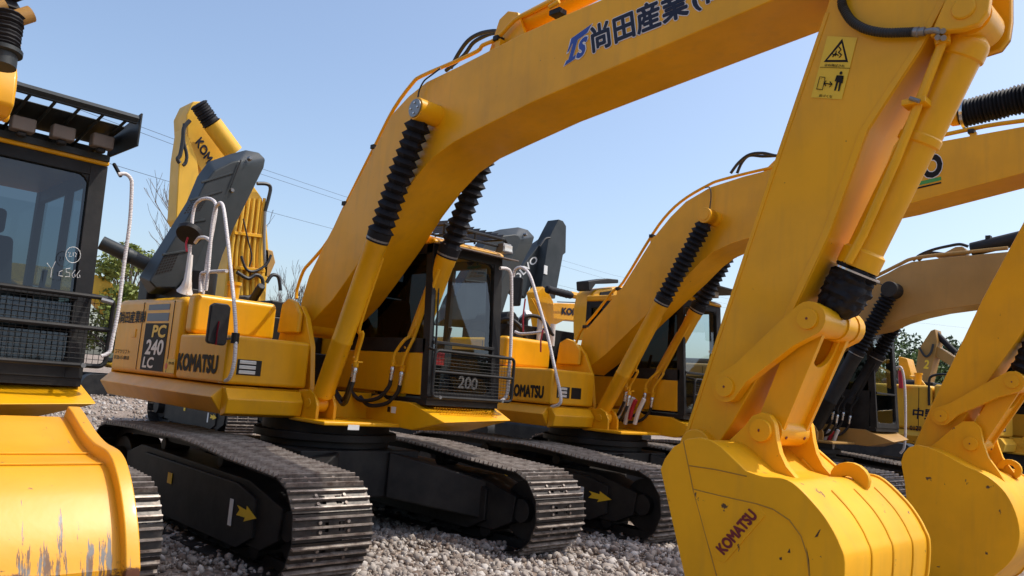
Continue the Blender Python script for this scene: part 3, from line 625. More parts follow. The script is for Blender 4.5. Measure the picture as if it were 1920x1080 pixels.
def pipes(M, P, BO, px, ys=(-.2, -.12), r=.02, clamps=(), hw=.3):
    for j, y in enumerate(ys):
        t = MB(); t.tube(smoothpath([M.L3(a, b_, y) for a, b_ in px], 3), r, 8); t.build('oil_pipe', P, BO)
    for a, b_ in clamps:
        p = M.L3(a, b_, ys[0]); c = MB(); c.box(p.x-.03, p.x+.03, ys[0]-.04, ys[-1]+.04, p.z-.03, p.z+.015); c.box(p.x-.015, p.x+.05, ys[0]-.02, ys[-1]+.02, p.z-.10, p.z-.02, M_yel); c.build('pipe_clamp', M_blk, BO, bevel=.004)
pipes(M1, M_yel, BO, [(556, 560), (557, 543), (569, 508), (584, 490), (617, 449), (652, 376), (702, 276), (738, 205), (772, 158), (790, 143), (850, 117), (895, 96), (905, 85), (932, 72), (965, 38), (1000, 20), (1045, -2), (1200, -70)], clamps=[(703, 275), (649, 381), (934, 72)], r=.019)
hs = MB()
for j, o in enumerate((0, 9)):
    hs.tube(smoothpath([M1.L3(a, b_+o*.5, -.02+j*.12) for a, b_ in [(845-o, 128), (860+o, 100), (878+o, 76), (900+o, 63), (925, 58), (935, 60)]], 5), .02, 8)
hs.build('boom_hose', M_hose, BO)
for a, b_ in ((935, 63), (945, 55)):
    f = MB(); p = M1.L3(a, b_, -.05); f.lathe(p, p+Vector((.16, 0, .06)), [(0, .022), (.4, .03), (.45, .022), (.7, .034), (1, .034)], 10); f.build('hose_fitting', M_stl, BO)
gr = MB(); gr.tube(smoothpath([M1.L3(*p, -.34) for p in [(783, 188), (786, 170), (795, 152), (810, 140), (826, 128)]], 5), .008, 6); gr.build('grease_line', M_hose, BO)
ac = MB(); a0, a1 = Vector((2.55, 0, 4.98)), Vector((5.0, 0, 5.22)); ac.lathe(a0, a1, [(0, .06), (.02, .10), (.75, .10), (.76, .11), (.8, .11), (.8, .045), (1, .045)], 24)
for y in (-.13, .13): ac.prism([(2.3, 4.65), (2.85, 4.68), (2.68, 5.03), (2.55, 5.08), (2.44, 5.03)], y-.02, y+.02)
ac.build('arm_cylinder', M_yel, rt, bevel=.006)
bk = MB(); p = M1.L3(1042, 24, -.27); bk.box(p.x-.06, p.x+.06, -.29, -.2, p.z-.015, p.z+.03); bk.cyl((p.x-.05, -.3, p.z+.05), (p.x+.06, -.3, p.z+.07), .02, 8, M_yel); bk.build('grease_block', M_blk, BO, bevel=.004)
# writing on the boom
o_ = dict(outline=(.030, M_outl))
tdec(M1, 'company_name', '尚田産業', (1113, 99), (1292, 27), (1108, 52), 'y', -.30, M_navy, BO, off=.034, **o_)
tdec(M1, 'company_name', '(株)', (1302, 24), (1388, -12), (1297, -24), 'y', -.30, M_navy, BO, off=.030, **o_)
def ts_logo(M, y, px, parent, sc=1):
    """slanted T with a long bar and a tucked S, drawn as strokes on the unit parallelogram"""
    o = M.root.location; P0, A, B_ = (Vector(at(*p, 'y', y+o.y)) for p in px); A -= P0; B_ -= P0; P0 -= o
    pcs = [[(.10, .66), (.16, .92), (1.22, 1.12), (1.00, .86)], [(.10, .66), (.00, .44), (.10, .46), (.24, .70)], [(.30, .74), (.54, .80), (.36, .12), (.12, .06)], [(-.06, -.04), (.04, .12), (.54, .20), (.50, .06)]]
    def put(pts, l, g, m):
        c = Vector((sum(p[0] for p in pts)/4, sum(p[1] for p in pts)/4)); q = []
        for p in pts: d = Vector(p)-c; d = d+d.normalized()*g*1.25 if g else d; q.append(c+d)
        mb.add([P0+A*p.x+B_*p.y+Vector((0, -l, 0)) for p in q], [(0, 1, 2, 3)], m)
    mb = MB()
    for i, p in enumerate(pcs): put(p, .003+i*.0002, .05, M_outl); put(p, .0052+i*.0002, 0, None)
    mb.build('logo', M_blue, parent, smooth=False); a = P0+o+A*.60+B_*.05
    textdecal('logo', 'S', a, A*.36+B_*.02, B_*.64+A*.10, (0, -1, 0), M_blue, parent, off=.05, outline=(.05, M_outl), org=o, lift=.004)
ts_logo(M1, -.30, [(1061, 121), (1096, 106), (1067, 71)], BO)
# ---- arm
ARL = [(1600, -150), (1565, -40), (1548, 20), (1533, 66), (1446, 320), (1372, 545), (1300, 770), (1277, 832)]
ARR = [(1292, 866), (1322, 864), (1350, 828), (1374, 793), (1406, 736), (1470, 622), (1500, 560), (1556, 440), (1628, 245), (1727, 94), (1776, 0), (1838, -140)]
ap = cv(M1, ARL+ARR, -.19)+[(6.25, 5.0), (5.75, 5.35), (5.45, 5.2)]
a_ = MB(); a_.prism(ap, -.19, .19); AR = a_.build('arm', M_yel, rt, bevel=.01)
e1 = MB()   # side flange strip standing proud along the front edge, boss at the tip
fr = cv(M1, [(1474, 612), (1500, 555), (1556, 436), (1628, 241), (1727, 90), (1776, -4), (1800, -60)], -.195); fr2 = cv(M1, [(1462, 612), (1486, 555), (1542, 436), (1614, 241), (1713, 90), (1762, -4), (1786, -60)], -.195)
e1.prism(fr+fr2[::-1], -.20, -.155); e1.prism(fr+fr2[::-1], .155, .20)
e1.prism(cv(M1, [(1548, 22), (1446, 322), (1372, 547), (1278, 832), (1284, 834), (1379, 547), (1453, 324), (1555, 24)], -.192), -.197, -.185)
e1.build('arm_flange', M_yel, AR, bevel=.004)
tb_ = MB(); c_ = M1.L(1303, 838, -.24); tb_.cyl((c_[0], -.245, c_[1]), (c_[0], .245, c_[1]), .115, 28); tb_.build('arm_tip_boss', M_yel, AR, bevel=.01)
# bucket cylinder between arm and link
lp = M1.L(1512, 597, -.305); mp = M1.L(1357, 725, -.305); ep = M1.L(1424, 807, -.295)
bt_ = M1.L(1810, 20, -.20)
c = MB(); A0, A1 = Vector((bt_[0], 0, bt_[1])), Vector((lp[0], 0, lp[1])); d = A1-A0
c.lathe(A0+d*.03, A0+d*.80, [(0, .075), (.03, .118), (.05, .125), (.10, .125), (.105, .112), (.42, .112), (.425, .120), (.455, .120), (.46, .105), (.92, .105), (.93, .125), (1, .125)], 32)
c.cyl((A0.x, -.12, A0.z), (A0.x, .12, A0.z), .11, 24)
BC = c.build('bucket_cylinder', M_yel, rt, bevel=.004)
wrp = MB(); q = [(0, .105), (.05, .128), (.16, .125), (.19, .112), (.26, .140), (.33, .118), (.42, .148), (.50, .122), (.60, .145), (.68, .120), (.78, .138), (.90, .11), (1, .07)]
wrp.lathe(A0+d*.795, A0+d*.965, q, 26); wo = wrp.build('rod_boot', M_rub, BC, label='crumpled black rubber boot')
tx = bpy.data.textures.new('crumple', 'CLOUDS'); tx.noise_scale = .045; sb = wo.modifiers.new('sub', 'SUBSURF'); sb.levels = sb.render_levels = 1
dm = wo.modifiers.new('crumple', 'DISPLACE'); dm.texture = tx; dm.strength = .07; dm.texture_coords = 'LOCAL'
MB().lathe(A0+d*.812, A0+d*.818, [(0, .150), (1, .150)], 28).build('boot_clamp', M_chr, BC)
# cylinder pivot lug on the arm and its pin plates
for s in (-1, 1):
    l_ = MB(); pts = cv(M1, [(1745, 72), (1776, 62), (1808, 58), (1838, 48), (1855, 25), (1860, -10), (1860, -150), (1790, -150), (1776, 0)], -.2)
    l_.prism(pts, s*.20-.012, s*.20+.03 if s > 0 else s*.20+.012); l_.prism(pts, min(s*.17, s*.23), max(s*.17, s*.23))
    l_.cyl((A0.x, s*.22, A0.z), (A0.x, s*.245, A0.z), .062, 28); l_.build('cylinder_lug', M_yel, AR, bevel=.012)
p2 = MB(); pth = [M1.L3(*p, -.16) for p in [(1768, 78), (1757, 105), (1722, 196), (1680, 300), (1618, 440), (1590, 492)]]
p2.tube(pth, .026, 12); p2.tube([M1.L3(1766, 62, -.16), M1.L3(1768, 84, -.16)], .042, 12); p2.build('steel_pipe', M_yel, AR)
cl = MB(); q = M1.L3(1716, 190, -.19); cl.box(q.x-.07, q.x+.06, -.21, -.10, q.z-.018, q.z+.018); cl.build('pipe_clamp', M_yel, AR, bevel=.006)
MB().cyl(M1.L3(1706, 184, -.22), M1.L3(1724, 190, -.22), .012, 8).build('clamp_bolt', M_stl, AR)
hz = MB(); hp = smoothpath([M1.L3(*p, -.235) for p in [(1578, -60), (1578, 0), (1584, 20), (1598, 40), (1622, 54), (1655, 61), (1690, 61), (1714, 60)]], 14)
hz.tube(hp, [.0285 if i % 2 else .024 for i in range(len(hp))], 12); hz.build('corrugated_hose', M_hose, AR)
ft_ = MB(); ft_.tube([M1.L3(*p, -.235) for p in [(1712, 60), (1722, 60), (1723, 60), (1734, 59), (1735, 59)]], [.026, .03, .024, .026, .018], 12)
ft_.tube(smoothpath([M1.L3(1735, 59, -.235), M1.L3(1752, 57, -.235), M1.L3(1762, 62, -.22)], 5), .017, 10)
for a, b_ in ((1757, 56), (1768, 58), (1758, 70), (1769, 71)): ft_.cyl(M1.L3(a, b_, -.19), M1.L3(a, b_, -.235), .016, 8)
ft_.build('hose_fitting', M_stl, AR)
# warning label
WL = quad(M1, 'warning_label', M_lyel, [(1552, 68), (1608, 71), (1579, 187), (1521, 183)], 'y', -.19, AR, .0045)
def lq(name, m, pts, l=.006): return quad(M1, name, m, pts, 'y', -.19, WL, l)
lq('triangle', M_lbl, [(1580, 73), (1591, 117), (1545, 117)], .0055); lq('triangle_field', M_lyel, [(1579, 82), (1586, 113), (1552, 113)], .007)
hp_ = MB()
def stroke(pts, wd, l=.009, y=-.19):
    for i in range(len(pts)-1): hp_.tube([M1.L3(*pts[i], y-l), M1.L3(*pts[i+1], y-l)], wd, 4)
for s_ in ([(1561, 107), (1566, 100), (1572, 104)], [(1573, 88), (1577, 93), (1572, 98), (1578, 103), (1573, 108)], [(1568, 95), (1566, 105)], [(1560, 100), (1564, 104)]): stroke(s_, .0035)
stroke([(1545, 156), (1559, 158)], .003); stroke([(1549, 151), (1545, 156), (1548, 161)], .003); stroke([(1556, 153), (1560, 158), (1555, 163)], .003)
stroke([(1537, 144), (1547, 145), (1542, 168), (1531, 167), (1537, 144)], .002); stroke([(1524, 127), (1594, 130)][0:0] or [(1537, 126), (1594, 128)], .0015)
hp_.build('pictogram', M_lbl, WL)
fg = MB()  # standing figure
P_ = lambda x, y: M1.L(x, y, -.197)
def fp(pts): fg.add([(*[P_(x, y)[0]], -.1985, P_(x, y)[1]) for x, y in pts], [tuple(range(len(pts)))])
fp([(1576, 134), (1579, 134), (1580, 137), (1578, 140), (1575, 140), (1574, 137)]); fp([(1569, 141), (1582, 142), (1578, 155), (1568, 154)]); fp([(1569, 141), (1571, 142), (1567, 153), (1565, 152)]); fp([(1580, 142), (1582, 143), (1580, 156), (1578, 156)])
fp([(1568, 154), (1572, 154), (1567, 170), (1564, 170)]); fp([(1574, 154), (1578, 155), (1574, 171), (1571, 171)]); fg.build('figure', M_lbl, WL, smooth=False)
tdec(M1, 'label_text', 'はね飛ばされ', (1547, 125), (1584, 127), (1548, 120), 'y', -.19, M_lbl, WL, off=.012, lift=.006)
tdec(M1, 'label_text', '近づくな', (1536, 182), (1561, 184), (1537, 177), 'y', -.19, M_lbl, WL, off=.012, lift=.006)
# ---- linkage and bucket
linkage(M1, M_yel, mp, lp, ep, AR, None)
SD = cv(M1, [(1238, 880), (1246, 860), (1262, 838), (1288, 823), (1312, 820), (1334, 826), (1352, 838), (1397, 882), (1430, 893), (1469, 897), (1497, 914), (1536, 956), (1558, 988), (1574, 1020), (1584, 1057)], -.62)
side1 = SD[:7]+smooth2(SD[7:]+[(5.93, .72), (5.86, .50), (5.70, .30), (5.50, .19), (5.30, .15), (5.17, .16)], 4)
EAR = cv(M1, [(1345, 846), (1395, 800), (1410, 780), (1428, 773), (1443, 778), (1452, 794), (1456, 825), (1462, 850), (1474, 875), (1495, 900), (1500, 925), (1400, 915)], -.265)
bo, sh = bucket_full(M1, M_yb, side1, EAR, ep, [(5.08, .38), cv(M1, [(1283, 1080)], -.62)[0]], shellm=M_yb)
teeth(M1, bo, (5.14, .20), (.05, -.30), .62, M_blk)
# hook eye on the bucket back
hk = MB(); cx_, cz_ = 5.61, 1.30
outer = [(cx_+.12*math.cos(R(a)), cz_+.10*math.sin(R(a))) for a in range(-40, 200, 20)]; inner = [(cx_-.01+.045*math.cos(R(a)), cz_-.02+.035*math.sin(R(a))) for a in range(190, -50, -20)]
hk.prism(outer+inner, .20, .245); hk.prism([(cx_-.13, cz_-.06), (cx_-.3, cz_+.09), (cx_-.42, cz_-.05)], .20, .245); hk.build('lifting_hook', M_yb, bo, bevel=.006)
# weld seams and reinforcing plates of the side
wl = MB()
def seam(pts, r=.0035, y=-.622): wl.tube([M1.L3(a, b_, y) for a, b_ in pts], r, 6)
seam([(1281, 826), (1292, 880), (1299, 915), (1318, 985), (1345, 1085)]); seam([(1299, 917), (1352, 930), (1420, 945), (1450, 955)]); seam([(1292, 873), (1340, 880), (1400, 893)])
seam(smooth_ := [(1450, 955), (1480, 975), (1502, 1005), (1513, 1040), (1518, 1085)]); wl.build('weld_seam', M_seam, bo)
pl = MB(); pl.prism(cv(M1, [(1299, 917), (1420, 945), (1437, 966), (1358, 1055), (1336, 1045), (1318, 985)], -.62), -.6235, -.615); pl.build('gusset_plate', M_yb, bo, bevel=.003)
pl = MB(); pl.prism(cv(M1, [(1338, 1030), (1410, 950), (1434, 968), (1362, 1052)], -.62), -.6265, -.62); pl.build('name_plate', M_yb, bo, bevel=.002)
tdec(M1, 'maker_name', "KOMATSU", (1358, 1040), (1421, 968), (1343, 1026), 'y', -.6265, M_mar, bo, off=.055)
ch = MB()
for pts in ([(1536, 994), (1539, 992), (1533, 1006), (1527, 1008)], [(1476, 1036), (1481, 1028), (1482, 1037)], [(1461, 1046), (1466, 1044), (1466, 1050), (1462, 1050)], [(1512, 1025), (1517, 1050), (1519, 1080), (1516, 1080), (1514, 1052)]):
    ch.add([M1.L3(a, b_, -.6215) for a, b_ in pts], [tuple(range(len(pts)))])
ch.build('paint_chip', mat('bare_rusty_steel', (.05, .02, .015), .6), bo, smooth=False)
# wear strips on the shell
def shell_strips(parent, side, ys, i0, i1, m):
    for y in ys:
        t = MB(); P = side[i0:i1]; t.tube([(p[0]-.012, y, p[1]-.004) for p in P], .006, 5); t.build('weld_seam', m, parent)
shell_strips(sh, side1, (-.25, .05, .35), 20, len(side1)-3, M_yb)
# ---- cab
cs = cab(M1.root, M_yel); M1.cab = cs
fg_ = front_guard(rt)
tdec(M1, 'number', '200', (858, 727), (893, 731), (861, 705), 'x', 1.25, M_stl, cs, nrm=(1, 0, 0), off=.02)
rg = MB()      # louvred roof guard
for y0_ in (0,):
    rg.tube([(1.22, .42, 3.235), (1.22, 1.30, 3.235)], .014, 6); rg.tube([(1.20, .42, 3.33), (1.20, 1.30, 3.33), (1.24, 1.34, 3.27)], .016, 6); rg.tube([(.5, .42, 3.36), (.5, 1.30, 3.36)], .014, 6)
    for y in (.42, .86, 1.30): rg.tube([(1.2, y, 3.33), (.5, y, 3.36), (.5, y, 3.21)], .012, 6); rg.tube([(1.2, y, 3.33), (1.2, y, 3.2)], .012, 6)
for k in range(10):
    y = .44+k*.09; rg.hexa([(1.18, y, 3.335), (1.18, y+.008, 3.335), (.5, y+.008, 3.365), (.5, y, 3.365), (1.18, y+.05, 3.395), (1.18, y+.058, 3.395), (.5, y+.058, 3.425), (.5, y+.05, 3.425)])
rg.build('roof_guard', M_blk, cs)
vs_ = MB(); vs_.hexa([(1.14, .34, 3.12), (1.34, .34, 3.09), (1.34, 1.42, 3.09), (1.14, 1.42, 3.12), (1.14, .34, 3.135), (1.34, .34, 3.105), (1.34, 1.42, 3.105), (1.14, 1.42, 3.135)], None); vs_.build('sun_visor', mat('smoky_visor', (.16, .12, .10), .3), cs, bevel=.004)
lm = MB(); lm.hexa([(1.2, 1.17, 3.17), (1.33, 1.17, 3.17), (1.33, 1.33, 3.17), (1.2, 1.33, 3.17), (1.22, 1.19, 3.27), (1.31, 1.19, 3.27), (1.31, 1.31, 3.27), (1.22, 1.31, 3.27)]); lm.box(1.325, 1.333, 1.19, 1.31, 3.18, 3.25, M_lens); lm.build('roof_lamp', M_stl, cs, bevel=.006)
wp = MB(); wp.tube([(cabx(1.7)+.02, .40, 1.72), (cabx(2.6)+.02, .41, 2.6)], .01, 6); wp.tube([(cabx(2.6)+.02, .41, 2.6), (cabx(2.9)+.02, .42, 2.95)], .006, 6); wp.build('wiper', M_blk, cs)
hr = MB(); X = Vector; hrp = [Vector(at(a, b_, 'x', 1.33)) for a, b_ in [(938, 503), (950, 504), (957, 512), (959, 540), (958, 640), (954, 700), (950, 740), (938, 753)]]
hr.tube(smoothpath(hrp, 5), .019, 10); hr.build('cab_handrail', M_rope, cs)
rl = MB(); rl.cyl((.9, .62, 1.93), (.9, .62, 2.10), .03, 12); rl.cyl((.9, .62, 2.10), (.9, .62, 2.14), .036, 12); rl.box(.88, .92, .44, .56, 1.9, 2.05); rl.box(.86, .94, .68, .80, 1.86, 2.0); rl.build('red_lever_cover', M_redp, cs, bevel=.01)
MB().box(.5, .505, y0_+.255, y0_+.256, 1, 1.01) if False else None
ds = MB(); ds.box(.72, .77, .263, .266, 1.33, 1.385, M_lbl); ds.box(.79, .87, .263, .266, 1.325, 1.39, M_wht); ds.build('deck_sticker', M_lbl, rt, smooth=False)
MB().box(.951, .954, -.35, -.22, 1.15, 1.20).build('hanging_tag', M_wht, rt)
# tread strips on the step
ts_ = MB()
for i in range(22):
    for j in range(4):
        f_ = j/4; y = .46+i*.037; x = 1.18+f_*.24; z = 1.457-(x-1.12)*.355; ts_.box(x, x+.02, y, y+.018, z, z+.008)
ts_.build('tread_pattern', M_yel, [c for c in rt.children if c.name.startswith('cab_step')][0], smooth=False)
# ---- side decals and hardware
sp = rt
def sbox(name, m, x0, x1, z0, z1, y=-1.386, parent=None, l=.003): return MB().box(x0, x1, y-l, y, z0, z1).build(name, m, parent or rt, smooth=False)
lb = sbox('model_label', M_lbl, -1.845, -1.17, 1.555, 2.085)
yy = -1.389
textdecal('model_name', 'PC', (-1.60, yy, 1.93), (.37, 0, 0), (.02, 0, .13), (0, -1, 0), M_lyel, lb, off=.035)
textdecal('model_name', '240', (-1.74, yy, 1.735), (.50, 0, 0), (.02, 0, .16), (0, -1, 0), M_outl, lb, off=.03)
textdecal('model_name', 'LC', (-1.77, yy, 1.585), (.30, 0, 0), (.02, 0, .115), (0, -1, 0), M_outl, lb, off=.03)
sbox('stripe', M_dkb, -1.83, -1.19, 2.11, 2.20); sbox('stripe', M_dkb, -1.82, -1.2, 2.235, 2.30)
MB().box(-1.8, -1.2, -1.3, -1.1, 2.379, 2.382).build('stripe', M_dkb, rt, smooth=False)
textdecal('company_name', '尚田産業㈱', (-2.72, -1.386, 2.09), (.83, 0, 0), (0, 0, .14), (0, -1, 0), M_lbl, rt, off=.026)
textdecal('logo', 'TS', (-2.90, -1.386, 2.08), (.13, 0, 0), (.05, 0, .14), (0, -1, 0), M_navy, rt, off=.03)
textdecal('maker_name', "KOMATSU", (-.78, -1.386, 1.60), (.95, 0, 0), (0, 0, .16), (0, -1, 0), M_lbl, rt, off=.055)
yl = sbox('notice_label', M_lyel, -1.13, -.86, 1.55, 1.70)
textdecal('notice_text', '安全第一の作業', (-1.02, yy, 1.64), (.14, 0, 0), (0, 0, .03), (0, -1, 0), M_lbl, yl, off=.01); MB().cyl((-1.08, yy, 1.62), (-1.08, yy-.002, 1.62), .035, 12).build('notice_mark', M_org, yl)
textdecal('phone_number', 'コマツリフト', (-2.75, -1.386, 1.72), (.5, 0, 0), (0, 0, .05), (0, -1, 0), M_lbl, rt, off=.006); textdecal('phone_number', '0120-15-8818', (-2.75, -1.386, 1.65), (.5, 0, 0), (0, 0, .045), (0, -1, 0), M_lbl, rt, off=.006)
# handrails wrapped in white cord
Y = -1.30
handrail(rt, [M1.L3(*p, Y) for p in [(350, 552), (354, 500), (359, 430), (363, 395), (370, 379), (385, 372), (400, 376), (405, 390), (400, 425), (390, 480), (380, 552)]])
handrail(rt, [M1.L3(*p, Y) for p in [(366, 455), (374, 446), (386, 446), (394, 452)]], .019)
handrail(rt, [M1.L3(*p, Y-.06) for p in [(386, 545), (391, 500), (397, 430), (403, 394), (409, 383), (415, 381), (420, 395), (427, 450), (434, 520), (439, 570), (442, 620), (441, 660), (437, 690), (428, 711), (412, 715)]])
handrail(rt, [M1.L3(*p, Y-.03) for p in [(376, 548), (377, 518), (384, 511), (425, 508)]], .019)
fm = MB(); fp_ = [M1.L3(*p, Y) for p in [(357, 478), (354, 505), (351, 530), (346, 548)]]; fm.tube(smoothpath(fp_, 4), [.03, .03, .032, .034, .034, .036, .04, .042, .05, .055, .065, .08, .09][:13], 9); fm.build('plastic_wrap', M_film, rt)
mr = MB(); q = M1.L3(356, 437, Y-.05); mr.lathe(q+Vector((-.01, .01, .02)), q+Vector((.02, -.02, -.03)), [(0, .13), (.3, .145), (1, .135)], 24); mr.build('round_mirror', M_blk, rt); 
rb = MB(); a = M1.L3(352, 445, Y-.08); rb.tube(smoothpath([a, a+Vector((0, -.01, -.08)), a+Vector((.03, 0, -.16))], 4), [.012]*9, 5); rb.build('red_ribbon', M_red, rt)
mi = MB(); c0 = M1.L(402, 606, -1.60); mx = c0[0]
mi.prism([(-1.66, c0[1]-.17), (-1.64, c0[1]-.19), (-1.49, c0[1]-.20), (-1.47, c0[1]-.17), (-1.47, c0[1]+.16), (-1.50, c0[1]+.19), (-1.62, c0[1]+.19), (-1.66, c0[1]+.16)], mx-.03, mx+.03, 'x'); mi2 = mi.build('side_mirror', M_blk, rt, bevel=.015)
MB().tube([(mx, -1.52, c0[1]-.19), M1.L3(420, 636, -1.42), M1.L3(441, 634, -1.36)], .012, 8).build('mirror_arm', M_stl, mi2); q = M1.L3(441, 634, -1.36); MB().cyl(q+Vector((0, 0, -.05)), q+Vector((0, 0, .05)), .038, 14).build('mirror_clamp', M_blk, mi2)
rb = MB(); a = Vector((mx+.045, -1.58, c0[1]+.02)); rb.add([a+Vector(v) for v in [(-.015, 0, 0), (.02, 0, 0), (.03, -.01, -.12), (.02, 0, -.22), (-.02, -.005, -.22), (-.035, 0, -.12), (-.06, 0, -.32), (-.03, 0, -.22)]], [(0, 1, 2, 5), (5, 2, 3, 4), (4, 3, 7, 6)]); rb.build('red_ribbon', M_red, mi2)
# ---- propped open engine hood: ribbed tray
def hood(M, outer, inner, x0, x1, ribs=(), vents=(), knobs=(), m=None):
    o = M.root.location; A = [Vector(at(a, b_, 'x', x0+o.x))-o for a, b_ in outer]; B_ = [Vector(at(a, b_, 'x', x1+o.x))-o for a, b_ in inner]; n = len(A); h = MB()
    C_ = [a+Vector((-.05, 0, 0)) for a in A]
    h.add(C_+A+B_, [tuple(range(n))[::-1], tuple(range(2*n, 3*n))]+[(k*n+i, k*n+(i+1) % n, (k+1)*n+(i+1) % n, (k+1)*n+i) for k in (0, 1) for i in range(n)])
    ho = h.build('engine_hood', m or M_gry, M.root, bevel=.02, seg=3)
    for p, q in ribs: MB().tube([Vector(at(*p, 'x', x1+o.x))-o, Vector(at(*q, 'x', x1+o.x))-o], .016, 6).build('hood_rib', m or M_gry, ho)
    for (bl, br, tl), nx, nz in vents:
        v = MB(); a, b_, c = (Vector(at(*p, 'x', x1+.004+o.x))-o for p in (bl, br, tl)); b_ -= a; c -= a
        for i in range(nx):
            for j in range(nz):
                p = a+b_*((i+.15)/nx)+c*((j+.15)/nz); u1, u2 = b_*(.7/nx), c*(.65/nz); v.add([p, p+u1, p+u1+u2, p+u2], [(0, 1, 2, 3)])
        v.build('air_vent', M_lbl, ho, smooth=False)
    for p in knobs: q = Vector(at(*p, 'x', x1-.06+o.x))-o; MB().lathe(q, q+Vector((.07, -.01, 0)), [(0, .03), (.5, .022), (.6, .03), (1, .02)], 12).build('hood_catch', M_stl, ho)
    return ho
HO = hood(M1, [(262, 520), (300, 462), (352, 378), (372, 330), (392, 303), (432, 289), (462, 281), (486, 286), (498, 298), (495, 314), (440, 425), (418, 478), (398, 540), (340, 556), (280, 550)],
     [(280, 528), (310, 475), (360, 394), (383, 345), (402, 320), (436, 303), (448, 301), (450, 303), (452, 306), (448, 316), (404, 410), (384, 455), (362, 505), (330, 540), (292, 540)], -1.95, -1.65,
     ribs=[((378, 342), (436, 324)), ((356, 376), (416, 358)), ((338, 420), (385, 412)), ((305, 478), (352, 470))],
     vents=[(((343, 402), (375, 396), (358, 378)), 6, 5), (((290, 516), (322, 508), (305, 482)), 6, 6)], knobs=[(467, 298), (433, 358)])
gs = MB(); gs.tube([Vector(at(452, 300, 'x', -1.62)), Vector(at(432, 352, 'x', -1.62))], .008, 6); gs.build('gas_strut', M_blk, HO)
pp = MB(); pp.cyl(Vector(at(190, 455, 'x', -2.4)), Vector(at(285, 500, 'x', -2.2)), .085, 20); pp.cyl(Vector(at(235, 478, 'x', -2.3)), Vector(at(243, 481, 'x', -2.3)), .10, 20); pp.build('hood_duct', M_gry, HO)
br = MB(); br.box(-2.6, -1.4, -1.2, -1.0, 2.37, 2.52); br.box(-2.5, -2.2, -1.3, -1.1, 2.37, 2.62); br.cyl((-1.6, -.9, 2.4), (-1.6, -.9, 2.75), .16, 18); br.cyl((-1.25, -.5, 2.3), (-.9, -.5, 2.62), .05, 10); br.build('air_cleaner', M_blk, rt, bevel=.02)
# ================================================================ second excavator
M2 = Mach((.15, 4.4, 0), 'yellow excavator directly right of the largest one, lettering underlined in green on its boom')
M2.root.name = 'excavator'
undercarriage(M2.root); upper(M2.root, M_yel2); r2 = M2.root
lo = [(1090, 700), (1136, 664), (1207, 595), (1250, 554), (1286, 520), (1316, 489), (1340, 471), (1373, 456), (1415, 443), (1540, 418), (1693, 385), (1920, 324), (2000, 300)]
up = [(1084, 668), (1094, 624), (1165, 541), (1223, 449), (1257, 407), (1286, 378), (1332, 351), (1394, 331), (1457, 315), (1600, 292), (1759, 266), (1920, 237), (2000, 224)]
B2, _, _ = boom(M2, M_yel2, lo, up, [(5.72, 4.15), (5.85, 4.3), (5.8, 4.5), (5.6, 4.6)], hw=.26)
tp_ = M2.L(1328, 406, -.42); boom_cyls(M2, M_yel2, M2.L(1122, 786, -.42), tp_, .098, .60, M_yel2, nb=15, off=.42)
for s in (-1, 1):
    bs = MB(); bs.cyl((tp_[0], s*.25, tp_[1]), (tp_[0], s*.52, tp_[1]), .10, 24); bs.cyl((tp_[0], s*.52, tp_[1]), (tp_[0], s*.53, tp_[1]), .07, 20); bs.build('cylinder_pin', M_yel2, B2, bevel=.008)
pipes(M2, M_yel2, B2, [(1076, 660), (1088, 622), (1115, 590), (1150, 545), (1168, 530), (1223, 440), (1255, 398), (1288, 370), (1330, 346), (1350, 338), (1400, 325), (1457, 312)], ys=(-.18, -.08), r=.02, clamps=[(1223, 442), (1160, 541), (1098, 612)])
pipes(M2, M_yel2, B2, [(1740, 258), (1759, 255), (1850, 236), (1920, 226), (2000, 214)], ys=(-.16,), r=.024, clamps=[(1822, 246)])
for j in (0, 1):
    h_ = MB(); h_.tube(smoothpath([M2.L3(a, b_, -.05+j*.1) for a, b_ in [(1370+j*12, 325), (1385+j*6, 305), (1405, 290+j*2), (1430, 287+j*6), (1455, 292), (1470, 290)]], 5), .02, 8); h_.build('boom_hose', M_hose, B2)
h_ = MB(); h_.prism([M2.L(*p, -.1) for p in [(1430, 322), (1452, 300), (1470, 296), (1500, 310)]], -.1, .1); h_.build('cylinder_seat', M_yel2, B2, bevel=.01)
gl_ = MB(); gl_.tube(smoothpath([M2.L3(*p, -.3) for p in [(1330, 396), (1333, 370), (1331, 352), (1322, 352)]], 5), .008, 6); gl_.build('grease_line', M_hose, B2)
# arm cylinder above the boom with ribbed boot
c = MB(); a0, a1 = M2.L3(1690, 232, 0), M2.L3(1800, 215, 0); c.cyl(a0, a1, .10, 20); c.cyl(a1-(a1-a0)*.14, a1, .115, 20); co = c.build('arm_cylinder', M_yel2, r2, bevel=.01)
for y_ in (-.15, .15): MB().prism([M2.L(*p, y_) for p in [(1640, 290), (1664, 236), (1690, 218), (1712, 226), (1735, 270)]], y_-.02, y_+.02).build('cylinder_lug', M_yel2, B2, bevel=.01)
MB().cyl(M2.L3(1985, 168, 0), M2.L3(2070, 142, 0), .06, 14).build('cylinder_rod', M_chr, co)
c = MB(); bellows(c, a1, M2.L3(1985, 168, 0), .155, 24, .16, 14, jit=.04); c.build('rod_boot', M_rub, co); q_ = M2.L3(1806, 214, 0); c = MB(); c.lathe(q_, q_+(a1-a0).normalized()*.03, [(0, .16), (1, .16)], 20); c.build('boot_clamp', M_chr, co)
tdec(M2, 'boom_text', 'TO', (1703, 341), (1766, 327), (1701, 303), 'y', -.26, M_lbl, B2, off=.05, outline=(.03, M_outl))
